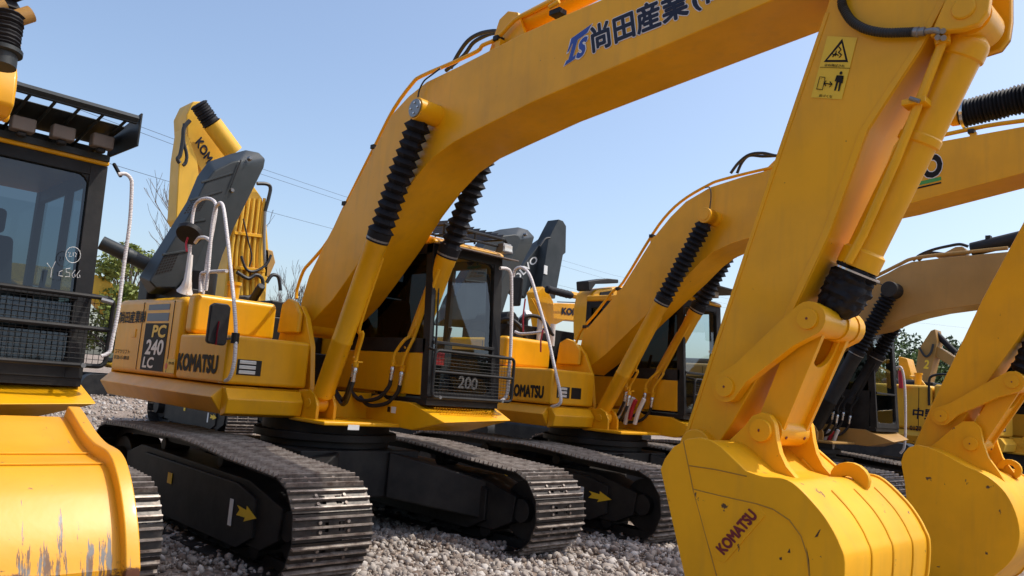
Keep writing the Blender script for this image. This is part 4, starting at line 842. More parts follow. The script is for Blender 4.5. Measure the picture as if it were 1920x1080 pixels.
quad(M2, 'boom_stripe', M_grn, [(1700, 346), (1765, 331), (1765, 338), (1700, 353)], 'y', -.26, B2, .004); quad(M2, 'boom_stripe', M_lbl, [(1700, 356), (1765, 341), (1765, 344), (1700, 359)], 'y', -.26, B2, .004)
ap = cv(M2, [(2050, 120), (2010, 190), (1925, 405), (1900, 452), (1842, 560), (1808, 632), (1751, 749), (1712, 838), (1722, 862), (1748, 862), (1772, 838), (1800, 800), (1830, 748), (1843, 728), (1925, 612), (2090, 330), (2130, 150)], -.18)
a_ = MB(); a_.prism(ap, -.18, .18); A2 = a_.build('arm', M_yel2, r2, bevel=.01)
mp, lp, ep = M2.L(1764, 780, -.3), M2.L(1897, 716, -.3), M2.L(1819, 832, -.29)
linkage(M2, M_yel2, mp, lp, ep, A2, None)
c = MB(); a1 = Vector((lp[0], 0, lp[1])); a0 = a1+Vector((.75, 0, 2.0)); c.lathe(a0, a1, [(0, .1), (.75, .11), (.76, .04), (1, .04)], 20); co = c.build('bucket_cylinder', M_yel2, r2)
c = MB(); bellows(c, a0+(a1-a0)*.76, a1+Vector((.03, 0, .1)), .14, 5, .2, 12, jit=.1); c.build('rod_boot', M_rub, co)
SD = cv(M2, [(1689, 866), (1694, 850), (1703, 839), (1720, 834), (1739, 838), (1770, 851), (1811, 874), (1835, 884), (1861, 900), (1886, 925), (1904, 960), (1912, 998), (1907, 1031), (1890, 1058), (1862, 1082)], -.62)
side2 = SD[:5]+smooth2(SD[5:]+[(5.35-.15, .18), (5.15-.15, .12)], 3)
EAR2 = cv(M2, [(1740, 842), (1790, 800), (1806, 790), (1826, 790), (1838, 802), (1843, 830), (1853, 858), (1873, 885), (1885, 905), (1885, 925), (1800, 900)], -.265)
bo, sh = bucket_full(M2, M_yb, side2, EAR2, ep, [cv(M2, [(1715, 1085)], -.62)[0], cv(M2, [(1696, 905)], -.62)[0]], shellm=M_yb)
teeth(M2, bo, (5.0, .15), (.05, -.3), .62, M_blk)
hk = MB(); cx_, cz_ = lp[0]-.02, 1.17; cx_, cz_ = M2.L(1893, 880, .2)
outer = [(cx_+.11*math.cos(R(a)), cz_+.10*math.sin(R(a))) for a in range(-60, 200, 20)]; inner = [(cx_+.05*math.cos(R(a)), cz_+.045*math.sin(R(a))) for a in range(190, -70, -20)]
hk.prism(outer+inner, .18, .225); hk.build('lifting_hook', M_yb, bo, bevel=.006)
def wrapped(M, lst):
    for a, b_, c_, m in lst:
        t = MB(); t.tube(smoothpath([M.L3(*a, -.02), M.L3((a[0]+b_[0])/2-2, (a[1]+b_[1])/2, .0), M.L3(*b_, .02)], 4), .03, 8); t.build('wrapped_hose', m, M.root)
wrapped(M2, [((1180, 742), (1155, 790), 0, M_film), ((1188, 746), (1172, 795), 0, M_film), ((1208, 748), (1190, 795), 0, M_film), ((1192, 750), (1181, 786), 0, M_red)])
c2 = cab(r2, M_yel2); front_guard(r2, y0=.40, y1=1.25)
v = MB(); v.box(.9, 1.55, .45, 1.45, 3.32, 3.34); v.tube([(1.0, .5, 3.2), (1.0, .5, 3.33)], .015, 6); v.tube([(1.0, 1.3, 3.2), (1.0, 1.3, 3.33)], .015, 6); v.box(.85, .92, .45, 1.45, 3.25, 3.34); v.build('roof_visor', M_blk, c2)
for y in (.75, .98): l_ = MB(); l_.box(1.2, 1.3, y-.06, y+.06, 3.22, 3.31); l_.box(1.3, 1.304, y-.05, y+.05, 3.23, 3.3, M_lens); l_.build('roof_lamp', M_lamp, c2, bevel=.008)
mr = MB(); mr.tube(smoothpath([(1.35, 1.42, 2.95), (1.42, 1.46, 2.92), (1.42, 1.46, 2.7), (1.35, 1.42, 2.68)], 4), .008, 6); mr.box(1.4, 1.42, 1.36, 1.5, 2.66, 2.95); mr.build('cab_mirror', M_blk, c2, bevel=.01)
textdecal('maker_name', "KOMATSU", M2.W(955, 741, -1.386), M2.W(1018, 746, -1.386)-M2.W(955, 741, -1.386), (0, 0, .15), (0, -1, 0), M_lbl, r2, off=.055, org=M2.loc)
MB().box(.30, .352, -.98, -.78, 1.60, 1.75).build('lamp_vent', M_lbl, r2, bevel=.006)
Y = -1.32
handrail(r2, [M2.L3(*p, Y) for p in [(958, 640), (961, 560), (962, 520), (968, 504), (982, 503), (995, 520), (1010, 570), (1027, 630), (1040, 690), (1050, 735), (1050, 756), (1034, 763)]], .022)
handrail(r2, [M2.L3(*p, Y) for p in [(966, 622), (980, 626), (1021, 622)]], .02)
hb = MB(); 
for j, (p, q) in enumerate((((985, 560), (981, 622)), ((1018, 618), (1014, 660)))):
    rb = MB(); rb.tube([M2.L3(*p, Y-.04), M2.L3((p[0]+q[0])/2-2, (p[1]+q[1])/2, Y-.06), M2.L3(*q, Y-.04)], .012, 5); rb.build('red_ribbon', M_red, r2)
mi = MB(); c0 = M2.L(968, 545, -1.42); mi.prism([(c0[0]-.08, c0[1]-.22), (c0[0]+.10, c0[1]-.22), (c0[0]+.12, c0[1]+.18), (c0[0]-.06, c0[1]+.2)], -1.45, -1.40); mi.build('side_mirror', M_blk, r2, bevel=.02)
H2 = hood(M2, [(815, 610), (835, 560), (868, 505), (892, 462), (908, 440), (940, 430), (972, 426), (990, 431), (1002, 444), (998, 458), (973, 505), (955, 545), (938, 600), (880, 615)],
     [(830, 600), (850, 560), (880, 508), (902, 468), (916, 452), (940, 443), (965, 440), (972, 442), (976, 448), (972, 460), (950, 508), (930, 550), (912, 595), (880, 600)], -1.95, -1.7, ribs=[((900, 478), (960, 474)), ((872, 526), (936, 532))], vents=[(((878, 520), (905, 520), (893, 490)), 4, 5)], knobs=[(983, 440)])
e = MB(); e.box(-2.0, -.8, -1.0, .3, 2.2, 2.62); e.cyl((-1.9, -.9, 2.66), (-1.0, -.9, 2.70), .12, 16); e.tube(smoothpath([(-.9, -.9, 2.3), (-.8, -.9, 2.7), (-.7, -.6, 2.75), (-.6, -.4, 2.5)], 5), .03, 8); e.tube(smoothpath([(-1.3, -1.1, 2.3), (-1.0, -1.1, 2.66), (-.75, -1.0, 2.6), (-.7, -.8, 2.3)], 5), .035, 8)
for k in range(5): e.cyl((-1.8+k*.22, -.7, 2.6), (-1.8+k*.22, -.7, 2.76), .05, 10)
e.build('engine', M_blk, r2, bevel=.015)
e = MB(); e.cyl((-.75, -.55, 2.35), (-.75, -.55, 2.75), .045, 10); e.cyl((-.62, -.4, 2.35), (-.62, -.4, 2.68), .04, 10); e.cyl((-1.1, -.6, 2.7), (-.95, -.6, 2.82), .07, 12); e.build('wrapped_exhaust', M_film, r2)
# ================================================================ third excavator: tan with black cylinders
M3 = Mach((1.0, 8.9, 0), 'dull tan excavator at the right with a curved tan boom and all-black lift cylinders')
undercarriage(M3.root); upper(M3.root, M_tan); r3 = M3.root
up = [(-.35, 2.30), (.45, 3.15), (1.2, 3.98), (1640, 523), (1664, 512), (1687, 499), (1709, 491), (1762, 484), (1813, 479), (1888, 472), (2000, 462)]
lo = [(-.35, 2.08), (.55, 2.62), (1.1, 3.03), (1652, 616), (1685, 601), (1721, 590), (1762, 581), (1835, 571), (2000, 556)]
def mixp(M, pts, hw): return [M.L(p[0], p[1], -hw) if p[0] > 60 else p for p in pts]
b_ = MB(); b_.prism(mixp(M3, lo, .27)+[(6.1, 3.6), (6.15, 3.75)]+mixp(M3, up, .27)[::-1], -.27, .27); B3 = b_.build('boom', M_tan, r3, bevel=.012)
t_ = MB(); t_.tube(smoothpath([M3.L3(*p, -.2) for p in [(1640, 519), (1664, 507), (1690, 494), (1711, 485), (1760, 478), (1813, 473), (1890, 465)]], 3), .03, 8); t_.build('oil_pipe', M_tan, B3)
tp3 = M3.L(1672, 544, -.42); boom_cyls(M3, M_blk, (.52, 1.37), tp3, .115, .56, M_blk, nb=16, off=.42, tip=False)
for s in (-1, 1): bs = MB(); bs.cyl((tp3[0], s*.25, tp3[1]), (tp3[0], s*.55, tp3[1]), .13, 24); bs.build('cylinder_pin', M_blk, B3, bevel=.01)
gl_ = MB(); gl_.tube(smoothpath([M3.L3(*p, -.36) for p in [(1663, 540), (1650, 532), (1635, 530)]], 4), .008, 6); gl_.build('grease_line', M_hose, B3)
c = MB(); a0, a1 = M3.L3(1822, 468, 0), M3.L3(1990, 428, 0); c.cyl(a0, a1, .11, 20); c.box((a0.x+.2), a0.x+.27, -.05, .05, a0.z+.12, a0.z+.2); c.build('arm_cylinder', M_blk, r3)
c = MB(); c.prism([M3.L(*p, 0) for p in [(1758, 484), (1795, 465), (1808, 464), (1814, 470), (1815, 480)]], -.1, .1); c.build('cylinder_seat', M_tan, B3, bevel=.01)
for j in (0, 1):
    h_ = MB(); h_.tube(smoothpath([M3.L3(*p, -.05+j*.1) for p in ([(1712, 489), (1725, 478), (1750, 468), (1780, 461), (1800, 458), (1815, 462)], [(1722, 489), (1735, 478), (1748, 474), (1768, 476)])[j]], 5), .024, 8); h_.build('boom_hose', M_hose, B3)
a_ = MB(); a_.prism([(6.2, 3.9), (5.9, 4.3), (5.6, 4.0), (5.2, 1.6), (5.4, 1.5)], -.18, .18); a_.build('arm', M_tan, r3, bevel=.01)
bo, sh = bucket_full(M3, M_tan, [(p[0]-.2, p[1]) for p in side2], [(p[0]-.2, p[1]) for p in EAR2], (ep[0]-.2, ep[1]), [(4.95, .3), (4.75, 1.0)])
wrapped(M3, [((1556, 806), (1542, 842), 0, M_film), ((1562, 808), (1550, 845), 0, M_red), ((1572, 806), (1560, 845), 0, M_film)])
c3 = cab(r3, M_tan, side=False, glassm=M_glass)
sk = MB(); sk.box(-.62, 1.15, .325, .34, 1.5, 2.12); sk.build('black_side_panel', M_blk, c3); 
tdec(M3, 'number', '200', (1642, 803), (1668, 807), (1644, 792), 'x', 1.26, M_outl, c3, nrm=(1, 0, 0), off=.03)
l_ = MB(); l_.box(1.05, 1.25, 1.05, 1.3, 3.15, 3.3); l_.box(1.25, 1.254, 1.08, 1.27, 3.17, 3.28, M_lens); l_.build('roof_lamp', M_lamp, c3, bevel=.02)
handrail(c3, [M3.L3(*p, 1.5) for p in [(1680, 690), (1690, 690), (1696, 720), (1698, 780), (1696, 835), (1688, 850)]], .022, name='cab_handrail')
# ================================================================ left excavator (cropped by the frame)
M0 = Mach((0, -4.22, 0), 'yellow excavator cropped at the left edge, scratched bucket before its cab')
undercarriage(M0.root); upper(M0.root, M_yel); r0 = M0.root
c0 = cab(r0, M_yel, glassm=M_hglass); front_guard(r0, y0=.35, y1=1.44, z0=1.60, z1=2.10, x=1.40, coil=True)
def wr(M, px, parent, x=1.30):
    o = M.root.location; t = MB()
    for pl_ in px: t.tube([Vector(at(a, b_, 'x', x))-o for a, b_ in pl_], .0022, 4)
    return t.build('chalk_writing', M_wht, parent, smooth=False)
wr(M0, [[(88, 493), (97, 505), (104, 490)], [(97, 505), (95, 520)], [(117, 507), (111, 510), (110, 517), (118, 518)], [(132, 503), (124, 504), (124, 510), (131, 512), (130, 519), (122, 519)], [(141, 506), (135, 514), (136, 520), (141, 519), (140, 514)], [(150, 507), (144, 515), (145, 521), (150, 520), (149, 515)],
    [(137+14*math.cos(R(a)), 478+15*math.sin(R(a))) for a in range(0, 361, 24)], [(128, 474), (132, 473), (129, 481), (134, 481)], [(137, 473), (137, 480)], [(140, 473), (143, 476), (141, 482)]], c0)
vz = MB(); o0 = M0.loc
def W0(px, py, x): return Vector(at(px, py, 'x', x))-o0
vz.tube([(1.62, -.1, 3.42), (1.62, 1.36, 3.42)], .028, 4, up=(0, 0, 1)); vz.box(1.585, 1.62, .0, 1.36, 3.385, 3.45)
for k in range(9):
    y = .05+k*.155; vz.tube([(1.60, y, 3.40), (.95, y-.02, 3.26)], .014, 4)
vz.box(.9, .95, .3, 1.33, 3.2, 3.30); vz.box(1.12, 1.2, .3, 1.33, 3.15, 3.20)
vz.hexa([(1.1, 1.33, 3.2), (1.63, 1.37, 3.22), (1.63, 1.385, 3.22), (1.1, 1.345, 3.2), (1.1, 1.33, 3.36), (1.63, 1.37, 3.47), (1.63, 1.385, 3.47), (1.1, 1.345, 3.36)])
vz.hexa([(.95, .3, 3.32), (1.45, .3, 3.375), (1.45, 1.33, 3.375), (.95, 1.33, 3.32), (.95, .3, 3.33), (1.45, .3, 3.385), (1.45, 1.33, 3.385), (.95, 1.33, 3.33)])
vz.build('roof_guard', M_gry, c0, bevel=.004)
for px in (46, 121, 195):
    q = W0(px, 232+(px-46)*.215, 1.38); l_ = MB(); l_.box(1.28, 1.38, q.y-.075, q.y+.075, q.z-.05, q.z+.05); l_.box(1.30, 1.36, q.y-.03, q.y+.03, q.z-.085, q.z-.05, M_blk); l_.build('roof_lamp', M_lamp, c0, bevel=.012)
hrp = [W0(a, b_, 1.45) for a, b_ in [(222, 327), (235, 326), (245, 335), (247, 352), (243, 420), (232, 500), (222, 580), (210, 640), (205, 660), (190, 668)]]
h_ = MB(); h_.tube(smoothpath(hrp, 5), .014, 10); h_.build('cab_handrail', M_rope, c0)
MB().cyl(W0(214, 308, 1.3), W0(226, 330, 1.42), .014, 8).build('rail_bracket', M_blk, c0)
MB().tube([W0(190, 562, 1.42), W0(212, 568, 1.44)], .018, 8).build('guard_stub', M_stl, c0)
# boom, arm and linkage of the left machine
b_ = MB(); b_.prism([(-.35, 2.1), (.6, 2.6), (2.1, 3.9), (3.0, 4.1), (5.1, 4.3), (5.35, 4.5), (5.1, 4.75), (2.9, 4.75), (1.7, 4.6), (.8, 3.9), (-.35, 2.3)], -.3, .3); B0 = b_.build('boom', M_yel, r0, bevel=.012)
boom_cyls(M0, M_yel, (.5, 1.37), (1.55, 4.2), .103, .6, M_yel)
yb = M0.loc.y
SD = [(p[0], p[2]) for p in [at(a, b_, 'y', -3.63) for a, b_ in [(150, 762), (158, 772), (168, 788), (184, 812), (200, 829), (212, 836), (225, 844), (234, 856), (240, 870), (247, 895), (252, 920), (258, 960), (262, 1000), (264, 1050), (262, 1085)]]]
s0 = smooth2(SD+[(SD[-1][0]-.03, .70), (SD[-1][0]-.15, .48), (SD[-1][0]-.35, .32)], 3)
q_ = [(3.75, .62), (3.60, 1.10)]; yr = -3.63-yb
b0 = shell(s0, yr-1.20, yr-.05, .03, 'bucket', M_worn, r0, inset=.05); b0['label'] = 'scratched yellow bucket with bare steel showing'
for y in (yr-.05, yr-1.25): MB().prism(s0+q_, y, y+.05).build('side_plate', M_worn, b0, bevel=.006)
def ins(p, i): 
    a, b_ = s0[max(i-1, 0)], s0[min(i+1, len(s0)-1)]; t = Vector((b_[0]-a[0], 0, b_[1]-a[1])).normalized(); n = Vector((-t.z, 0, t.x)); return Vector((p[0], 0, p[1]))-n*.046
for i in (12, 19):
    p = ins(s0[i], i); MB().tube([(p.x, yr-1.19, p.z), (p.x, yr-.06, p.z)], .004, 6).build('weld_seam', M_worn, b0)
for k in range(5):
    y = yr-.15-k*.23; t = MB(); a = s0[-1]; t.hexa([(a[0]+.05, y-.05, a[1]+.04), (a[0]+.05, y+.05, a[1]+.04), (a[0]-.03, y+.05, a[1]-.04), (a[0]-.03, y-.05, a[1]-.04), (a[0]-.22, y-.03, a[1]-.02), (a[0]-.22, y+.03, a[1]-.02), (a[0]-.24, y+.03, a[1]-.05), (a[0]-.24, y-.03, a[1]-.05)]); t.build('bucket_tooth', M_blk, b0)
yl_ = -4.02-yb    # link cheek, pin, wrapped bucket cylinder rod
pts = [M0.L(a, b_, yl_) for a, b_ in [(-45, 118), (-10, 112), (33, 119), (35, 140), (32, 170), (27, 200), (18, 221), (6, 229), (-20, 228), (-50, 200)]]
a_ = MB(); a_.prism(pts, yl_-.5, yl_); q = M0.L(3, 216, yl_); a_.cyl((q[0], yl_, q[1]), (q[0], yl_+.03, q[1]), .03, 20); LK = a_.build('tipping_link', M_yel, r0, bevel=.02)
a0, a1 = M0.L3(2, 125, yl_-.1), M0.L3(16, 25, yl_-.1); c = MB(); c.cyl(a0, a0+(a1-a0)*.30, .055, 20); c.lathe(a0+(a1-a0)*.22, a0+(a1-a0)*.34, [(0, .06), (.2, .072), (.8, .072), (1, .06)], 20); rc = c.build('bucket_cylinder', M_gry, r0)
c = MB(); bellows(c, a0+(a1-a0)*.32, a1, .062, 9, .12, 12, jit=.06); c.build('rod_boot', M_rub, rc)
for dx in (-.05, .05): MB().cyl(a1+Vector((0, dx-.03, -.02)), a1+Vector((0, dx+.03, .03)), .035, 14).build('rod_eye', M_tan, rc)
MB().tube([M0.L3(27, 120, yl_), M0.L3(28, 95, yl_), M0.L3(34, 84, yl_)], .012, 8).build('oil_pipe', M_tan, rc)
ar0 = MB(); lx, lz = pts[-1]; ar0.prism([(5.3, 4.9), (5.55, 4.5), (4.35, 1.60), (4.1, 1.45), (4.0, 1.7), (4.7, 4.6)], -.62, -.30); ar0.build('arm', M_yel, r0, bevel=.01)
# ================================================================ machines standing behind
def pos(px, py, dist):
    v = _d*FPX+_R*(px-960)+_U*(540-py); v = v/np.linalg.norm(v); return Vector(CAMP+v*dist)
class Back:
    """an excavator seen behind the row; parts are laid out on a plane x = X, its body on the ground below"""
    def __init__(s, X, label, name='excavator', group='excavators parked in the row behind', base=None, paintm=None, body=True, col2=None, rz=0):
        s.X = X; b_ = base; s.o = Vector((b_[0], b_[1], 0)); s.root = empty(name, s.o, label, 'excavator', group); s.P = paintm
        if body: s.body(rz)
    def body(s, rz):
        c, n_ = math.cos(rz), math.sin(rz); P = s.P
        def T(mb): mb.v = [(x*c-y*n_, x*n_+y*c, z) for x, y, z in mb.v]; return mb
        if s.X in (-6.2, -5.0): undercarriage(s.root)
        for k in (() if s.X in (-6.2, -5.0) else (-1, 1)):
            m = MB(); pr = [(1.95+.42*math.cos(R(a)), .48+.42*math.sin(R(a))) for a in range(-90, 91, 20)]+[(-1.95+.42*math.cos(R(a)), .48+.42*math.sin(R(a))) for a in range(90, 271, 20)]
            m.prism(pr, k*1.2-.3, k*1.2+.3); T(m).build('track', M_blk, s.root, bevel=.01)
        m = MB(); m.box(-.7, .7, -1, 1, .45, .95); m.cyl((0, 0, .9), (0, 0, 1.2), .65, 24); T(m).build('car_body', M_blk, s.root)
        m = MB(); m.box(-2.7, .5, -1.36, 1.36, 1.2, 1.45); m.box(-2.7, -.6, -1.34, 1.34, 1.45, 2.3); m.box(-.6, .45, -1.34, -.5, 1.45, 2.0); T(m).build('machine_house', P, s.root, bevel=.05)
        m = MB(); m.box(-.6, 1.2, .4, 1.34, 1.45, 3.0); T(m).build('cab', M_blk, s.root, bevel=.05)
    def poly(s, name, px, m=None, th=.45, parent=None, dx=0, bevel=.02):
        P = [Vector(at(a, b_, 'x', s.X+dx))-s.o for a, b_ in px]; q = MB(); q.prism([(p.y, p.z) for p in P], s.X+dx-s.o.x-th, s.X+dx-s.o.x, 'x'); return q.build(name, m or s.P, parent or s.root, bevel=bevel)
    def tube(s, name, px, r, m=None, dx=.05, parent=None, n=8, sm=True):
        P = [Vector(at(a, b_, 'x', s.X+dx))-s.o for a, b_ in px]; q = MB(); q.tube(smoothpath(P, 4) if sm else P, r, n); return q.build(name, m or s.P, parent or s.root)
    def boot(s, name, a, b_, r, n, dx=.05, parent=None):
        P = [Vector(at(*p, 'x', s.X+dx))-s.o for p in (a, b_)]; q = MB(); bellows(q, P[0], P[1], r, n, .12, 10, jit=.08); return q.build(name, M_rub, parent or s.root)
    def text(s, name, t, p0, pa, pb, m, parent, **k):
        a, b_, c = (Vector(at(*p, 'x', s.X)) for p in (p0, pa, pb)); return textdecal(name, t, a, b_-a, c-a, (1, 0, 0), m, parent, org=s.o, lift=.01, **k)
K1 = Back(-6.2, 'pale yellow excavator behind the left open hood, its arm folded high', base=(-11.5, 4.8), paintm=M_pale)
bm_ = K1.poly('boom', [(418, 572), (430, 470), (412, 420), (392, 350), (366, 300), (352, 262), (350, 215), (362, 190), (378, 190), (392, 214), (402, 250), (440, 300), (470, 340), (492, 372), (500, 420), (505, 480), (500, 540), (498, 575)], th=.6)
an_ = K1.poly('arm', [(345, 240), (356, 262), (370, 300), (374, 335), (368, 392), (336, 424), (330, 412), (336, 300)], th=.4, dx=.25)
K1.text('maker_name', 'KOMATSU', (366, 268), (412, 352), (377, 257), M_navy, bm_, off=.04)
for j, xs in enumerate([(433, 446, 450), (442, 455, 458), (452, 464, 467), (463, 474, 476), (474, 484, 486), (485, 494, 496)]):
    K1.tube('oil_pipe', [(xs[0], 566), (xs[0]+1, 480), (xs[1]-2, 410), (xs[2], 372)], .03, parent=bm_)
K1.poly('pipe_clamp', [(440, 433), (494, 440), (494, 446), (440, 439)], M_yel, .12, bm_, .1, .005); K1.poly('pipe_clamp', [(440, 498), (498, 505), (498, 511), (440, 504)], M_yel, .12, bm_, .1, .005)
cy = K1.tube('arm_cylinder', [(398, 232), (438, 286)], .17, dx=.3, n=16, sm=False); K1.boot('rod_boot', (371, 194), (398, 234), .16, 9, .3, cy)
K1.tube('oil_hose', [(356, 226), (345, 240), (343, 262), (338, 290), (333, 298), (337, 306)], .035, M_hose, .35); K1.tube('oil_hose', [(346, 232), (344, 262), (350, 290), (348, 305), (343, 310)], .03, M_hose, .35)
K1.tube('oil_hose', [(482, 344), (500, 345), (507, 352), (504, 370), (497, 396)], .035, M_hose, .1); K1.tube('oil_pipe', [(497, 396), (495, 450), (497, 500)], .03, M_stl, .1)
K1.tube('oil_hose', [(444, 510), (465, 522), (480, 515), (492, 524), (490, 545), (470, 556), (450, 558)], .035, M_hose, .15); K1.tube('oil_hose', [(452, 480), (462, 505), (480, 508), (500, 495), (508, 478)], .025, M_hose, .15)
K1.tube('oil_hose', [(500, 530), (510, 516), (522, 520), (526, 545)], .035, M_hose, .15); K1.tube('grease_line', [(456, 410), (465, 450), (472, 480), (467, 500)], .015, M_hose, .15)
K1.poly('cylinder_bracket', [(495, 465), (512, 470), (517, 492), (505, 520), (495, 520)], M_tan, .3)
K2 = Back(-8.0, 'dark grey excavator behind the second machine, only its pointed arm and boom showing', base=(-10, 11), paintm=M_gry)
bm_ = K2.poly('boom', [(1030, 446), (1010, 460), (972, 508), (955, 535), (985, 560), (996, 534), (1022, 490), (1038, 470)], M_gry)
an_ = K2.poly('arm', [(1048, 411), (1056, 414), (1062, 424), (1061, 474), (1056, 478), (1041, 560), (1012, 560), (1016, 530), (1022, 490), (1028, 450), (1038, 430)], M_gry, dx=.3)
K2.text('maker_name', 'VOLVO', (957, 540), (1009, 488), (949, 531), M_wht, bm_, off=.02)
K2.poly('white_sticker', [(1021, 497), (1027, 499), (1026, 515), (1020, 513)], M_wht, .02, an_, .32, 0); K2.tube('oil_hose', [(1012, 462), (1022, 448), (1031, 446)], .03, M_hose, .4)
K3 = Back(-5.0, 'yellow excavator with a level boom and a black-wrapped cylinder, beyond the second machine', base=(-12, 12.5), paintm=M_yel2)
bm_ = K3.poly('boom', [(1022, 572), (1045, 568), (1106, 570), (1150, 572), (1150, 612), (1104, 604), (1060, 600), (1040, 610), (1030, 600)], th=.4)
K3.poly('arm', [(1007, 548), (1018, 537), (1028, 546), (1038, 566), (1040, 640), (1022, 640), (1010, 566)], th=.35, dx=.1)
K3.text('maker_name', 'KOMATSU', (1053, 589), (1113, 594), (1054, 577), M_navy, bm_, off=.055)
cy = K3.tube('arm_cylinder', [(1068, 552), (1110, 560)], .08, dx=.3, sm=False); K3.boot('rod_boot', (1025, 542), (1072, 554), .095, 8, .3, cy)
for j in range(3): K3.tube('oil_pipe', [(996+j*5, 560), (1008+j*5, 585), (1020+j*5, 625)], .02, dx=.2)
K3.tube('grease_line', [(1045, 566), (1075, 567), (1100, 568)], .012, M_hose, .1)
K4 = Back(-3.4, 'yellow machine with a black sun visor, half hidden behind the second boom', base=(-5.2, 9.6), paintm=M_yel2, body=False)
hb_ = K4.poly('machine_house', [(1106, 580), (1112, 550), (1120, 542), (1175, 536), (1185, 600), (1106, 640)], th=.5, bevel=.06); K4.poly('cab_window', [(1126, 548), (1150, 545), (1150, 580), (1124, 590)], M_lbl, .02, hb_, .02, 0)
K4.poly('sun_visor', [(1103, 527), (1140, 522), (1160, 524), (1160, 531), (1118, 532), (1108, 546), (1104, 544)], M_blk, .35, dx=.1)
_tr = MB(); _tr.box(-1.4, 1.6, -.9, -.3, .05, .9); _tr.box(-1.4, 1.6, .9, 1.5, .05, .9); _tr.box(-.8, .8, -.5, 1, .7, 1.9); _tr.build('track', M_blk, K4.root, bevel=.1)
# machines beyond the tan one, at the right
K5 = Mach((3.0, 13.6, 0), 'pale yellow excavator with navy characters on its house, behind the black cylinders', 'excavators parked in the row behind')
upper(K5.root, M_pale); m = MB()
for k in (-1, 1):
    pr = [(1.95+.42*math.cos(R(a)), .48+.42*math.sin(R(a))) for a in range(-90, 91, 20)]+[(-1.95+.42*math.cos(R(a)), .48+.42*math.sin(R(a))) for a in range(90, 271, 20)]
    t = MB(); t.prism(pr, k*1.2-.3, k*1.2+.3); t.build('track', M_blk, K5.root, bevel=.01)
m.box(-.7, .7, -1, 1, .45, .95); m.cyl((0, 0, .9), (0, 0, 1.2), .65, 24); m.build('car_body', M_blk, K5.root)
for (t_, p, q, r_) in (('中野', (1711, 784), (1756, 789), (1713, 764)), ('建機', (1712, 828), (1738, 831), (1713, 812)), ('0120-45', (1706, 806), (1742, 809), (1706, 798))): tdec(K5, 'company_name', t_, p, q, r_, 'y', -1.386, M_navy, K5.root, off=.03)
cab(K5.root, M_pale)
b_ = MB(); b_.prism([(-.35, 2.1), (.6, 2.6), (2.1, 3.2), (3.2, 3.1), (4.8, 2.0), (5.0, 2.2), (3.4, 3.6), (2.0, 3.9), (-.35, 2.35)], -.28, .28); b_.build('boom', M_pale, K5.root, bevel=.012)
boom_cyls(K5, M_pale, (.5, 1.37), (2.0, 3.3), .1, .6, M_pale)
def kpoly(M, name, px, y, m, th=.4, parent=None): q = MB(); q.prism([M.L(a, b_, y) for a, b_ in px], y, y+th); return q.build(name, m, parent or M.root, bevel=.02)
kpoly(K5, 'engine_cover', [(1688, 738), (1740, 742), (1775, 748), (1775, 757), (1688, 755)], -1.2, M_stl, 1.6)
kpoly(K5, 'arm', [(1684, 668), (1700, 672), (1708, 700), (1712, 738), (1688, 735)], -.4, M_yel2)
for j in range(3): q = MB(); q.tube(smoothpath([K5.L3(1706+j*2, 706, -.6), K5.L3(1724, 712+j*3, -.6), K5.L3(1738, 730+j*2, -.6), K5.L3(1748, 748, -.6)], 5), .03, 8); q.build('oil_pipe', M_pale, K5.root)
rb = MB(); rb.tube([K5.L3(1689, 695, -1.5), K5.L3(1691, 728, -1.5)], .06, 6); rb.build('red_ribbon', M_red, K5.root)
h_ = MB(); h_.tube(smoothpath([K5.L3(*p, -1.4) for p in [(1742, 760), (1742, 720), (1746, 706), (1765, 702), (1780, 704)]], 4), .025, 8); h_.build('handrail', M_blk, K5.root)
K6 = Mach((-4, 24, 0), 'brown tan excavator far off at the right, folded arm against the trees', 'excavators parked in the row behind')
kpoly(K6, 'boom', [(1714, 712), (1722, 655), (1745, 620), (1753, 617), (1757, 640), (1752, 668), (1738, 725), (1716, 725)], -.3, M_brn, .6)
kpoly(K6, 'arm', [(1750, 645), (1775, 660), (1800, 676), (1800, 690), (1786, 688), (1752, 668)], -.2, M_brn)
q = MB(); q.tube([K6.L3(1755, 625, 0), K6.L3(1792, 662, 0)], .1, 10); q.build('arm_cylinder', M_rub, K6.root)
q = MB(); q.tube(smoothpath([K6.L3(*p, -.4) for p in [(1724, 652), (1735, 668), (1745, 662), (1750, 645)]], 4), .04, 6); q.build('oil_hose', M_hose, K6.root)
tdec(K6, 'number', '2', (1732, 690), (1740, 691), (1735, 675), 'y', -.3, M_lyel, K6.root, off=.04)
upper(K6.root, M_tan)
for k in (-1, 1): t = MB(); t.prism(pr, k*1.2-.3, k*1.2+.3); t.build('track', M_blk, K6.root, bevel=.01)
def gp0(px, dist):
    v = _d*FPX+_R*(px-960)+_U*(540-600); v = v/np.linalg.norm(v); p = CAMP+v*dist; return (float(p[0]), float(p[1]), 0)
K0 = Mach(tuple(np.array(gp0(215, 38))-np.array([1.5, 0, 0])), 'yellow excavator far behind, seen between the left cab and the open hood', 'excavators parked in the row behind')
upper(K0.root, M_pale); b_ = MB(); b_.prism([(-.35, 2.1), (.6, 2.6), (2.1, 3.9), (3.0, 4.1), (5.1, 4.3), (5.35, 4.5), (5.1, 4.95), (2.9, 5.0), (1.7, 4.9), (.6, 4.1), (-.35, 2.5)], -.3, .3); b_.build('boom', M_pale, K0.root, bevel=.012); cab(K0.root, M_pale)
for k in (-1, 1): t = MB(); t.prism(pr, k*1.2-.3, k*1.2+.3); t.build('track', M_blk, K0.root, bevel=.01)
K0.root.rotation_euler[2] = -math.pi/2; K0.root.location = Vector(gp0(262, 38))
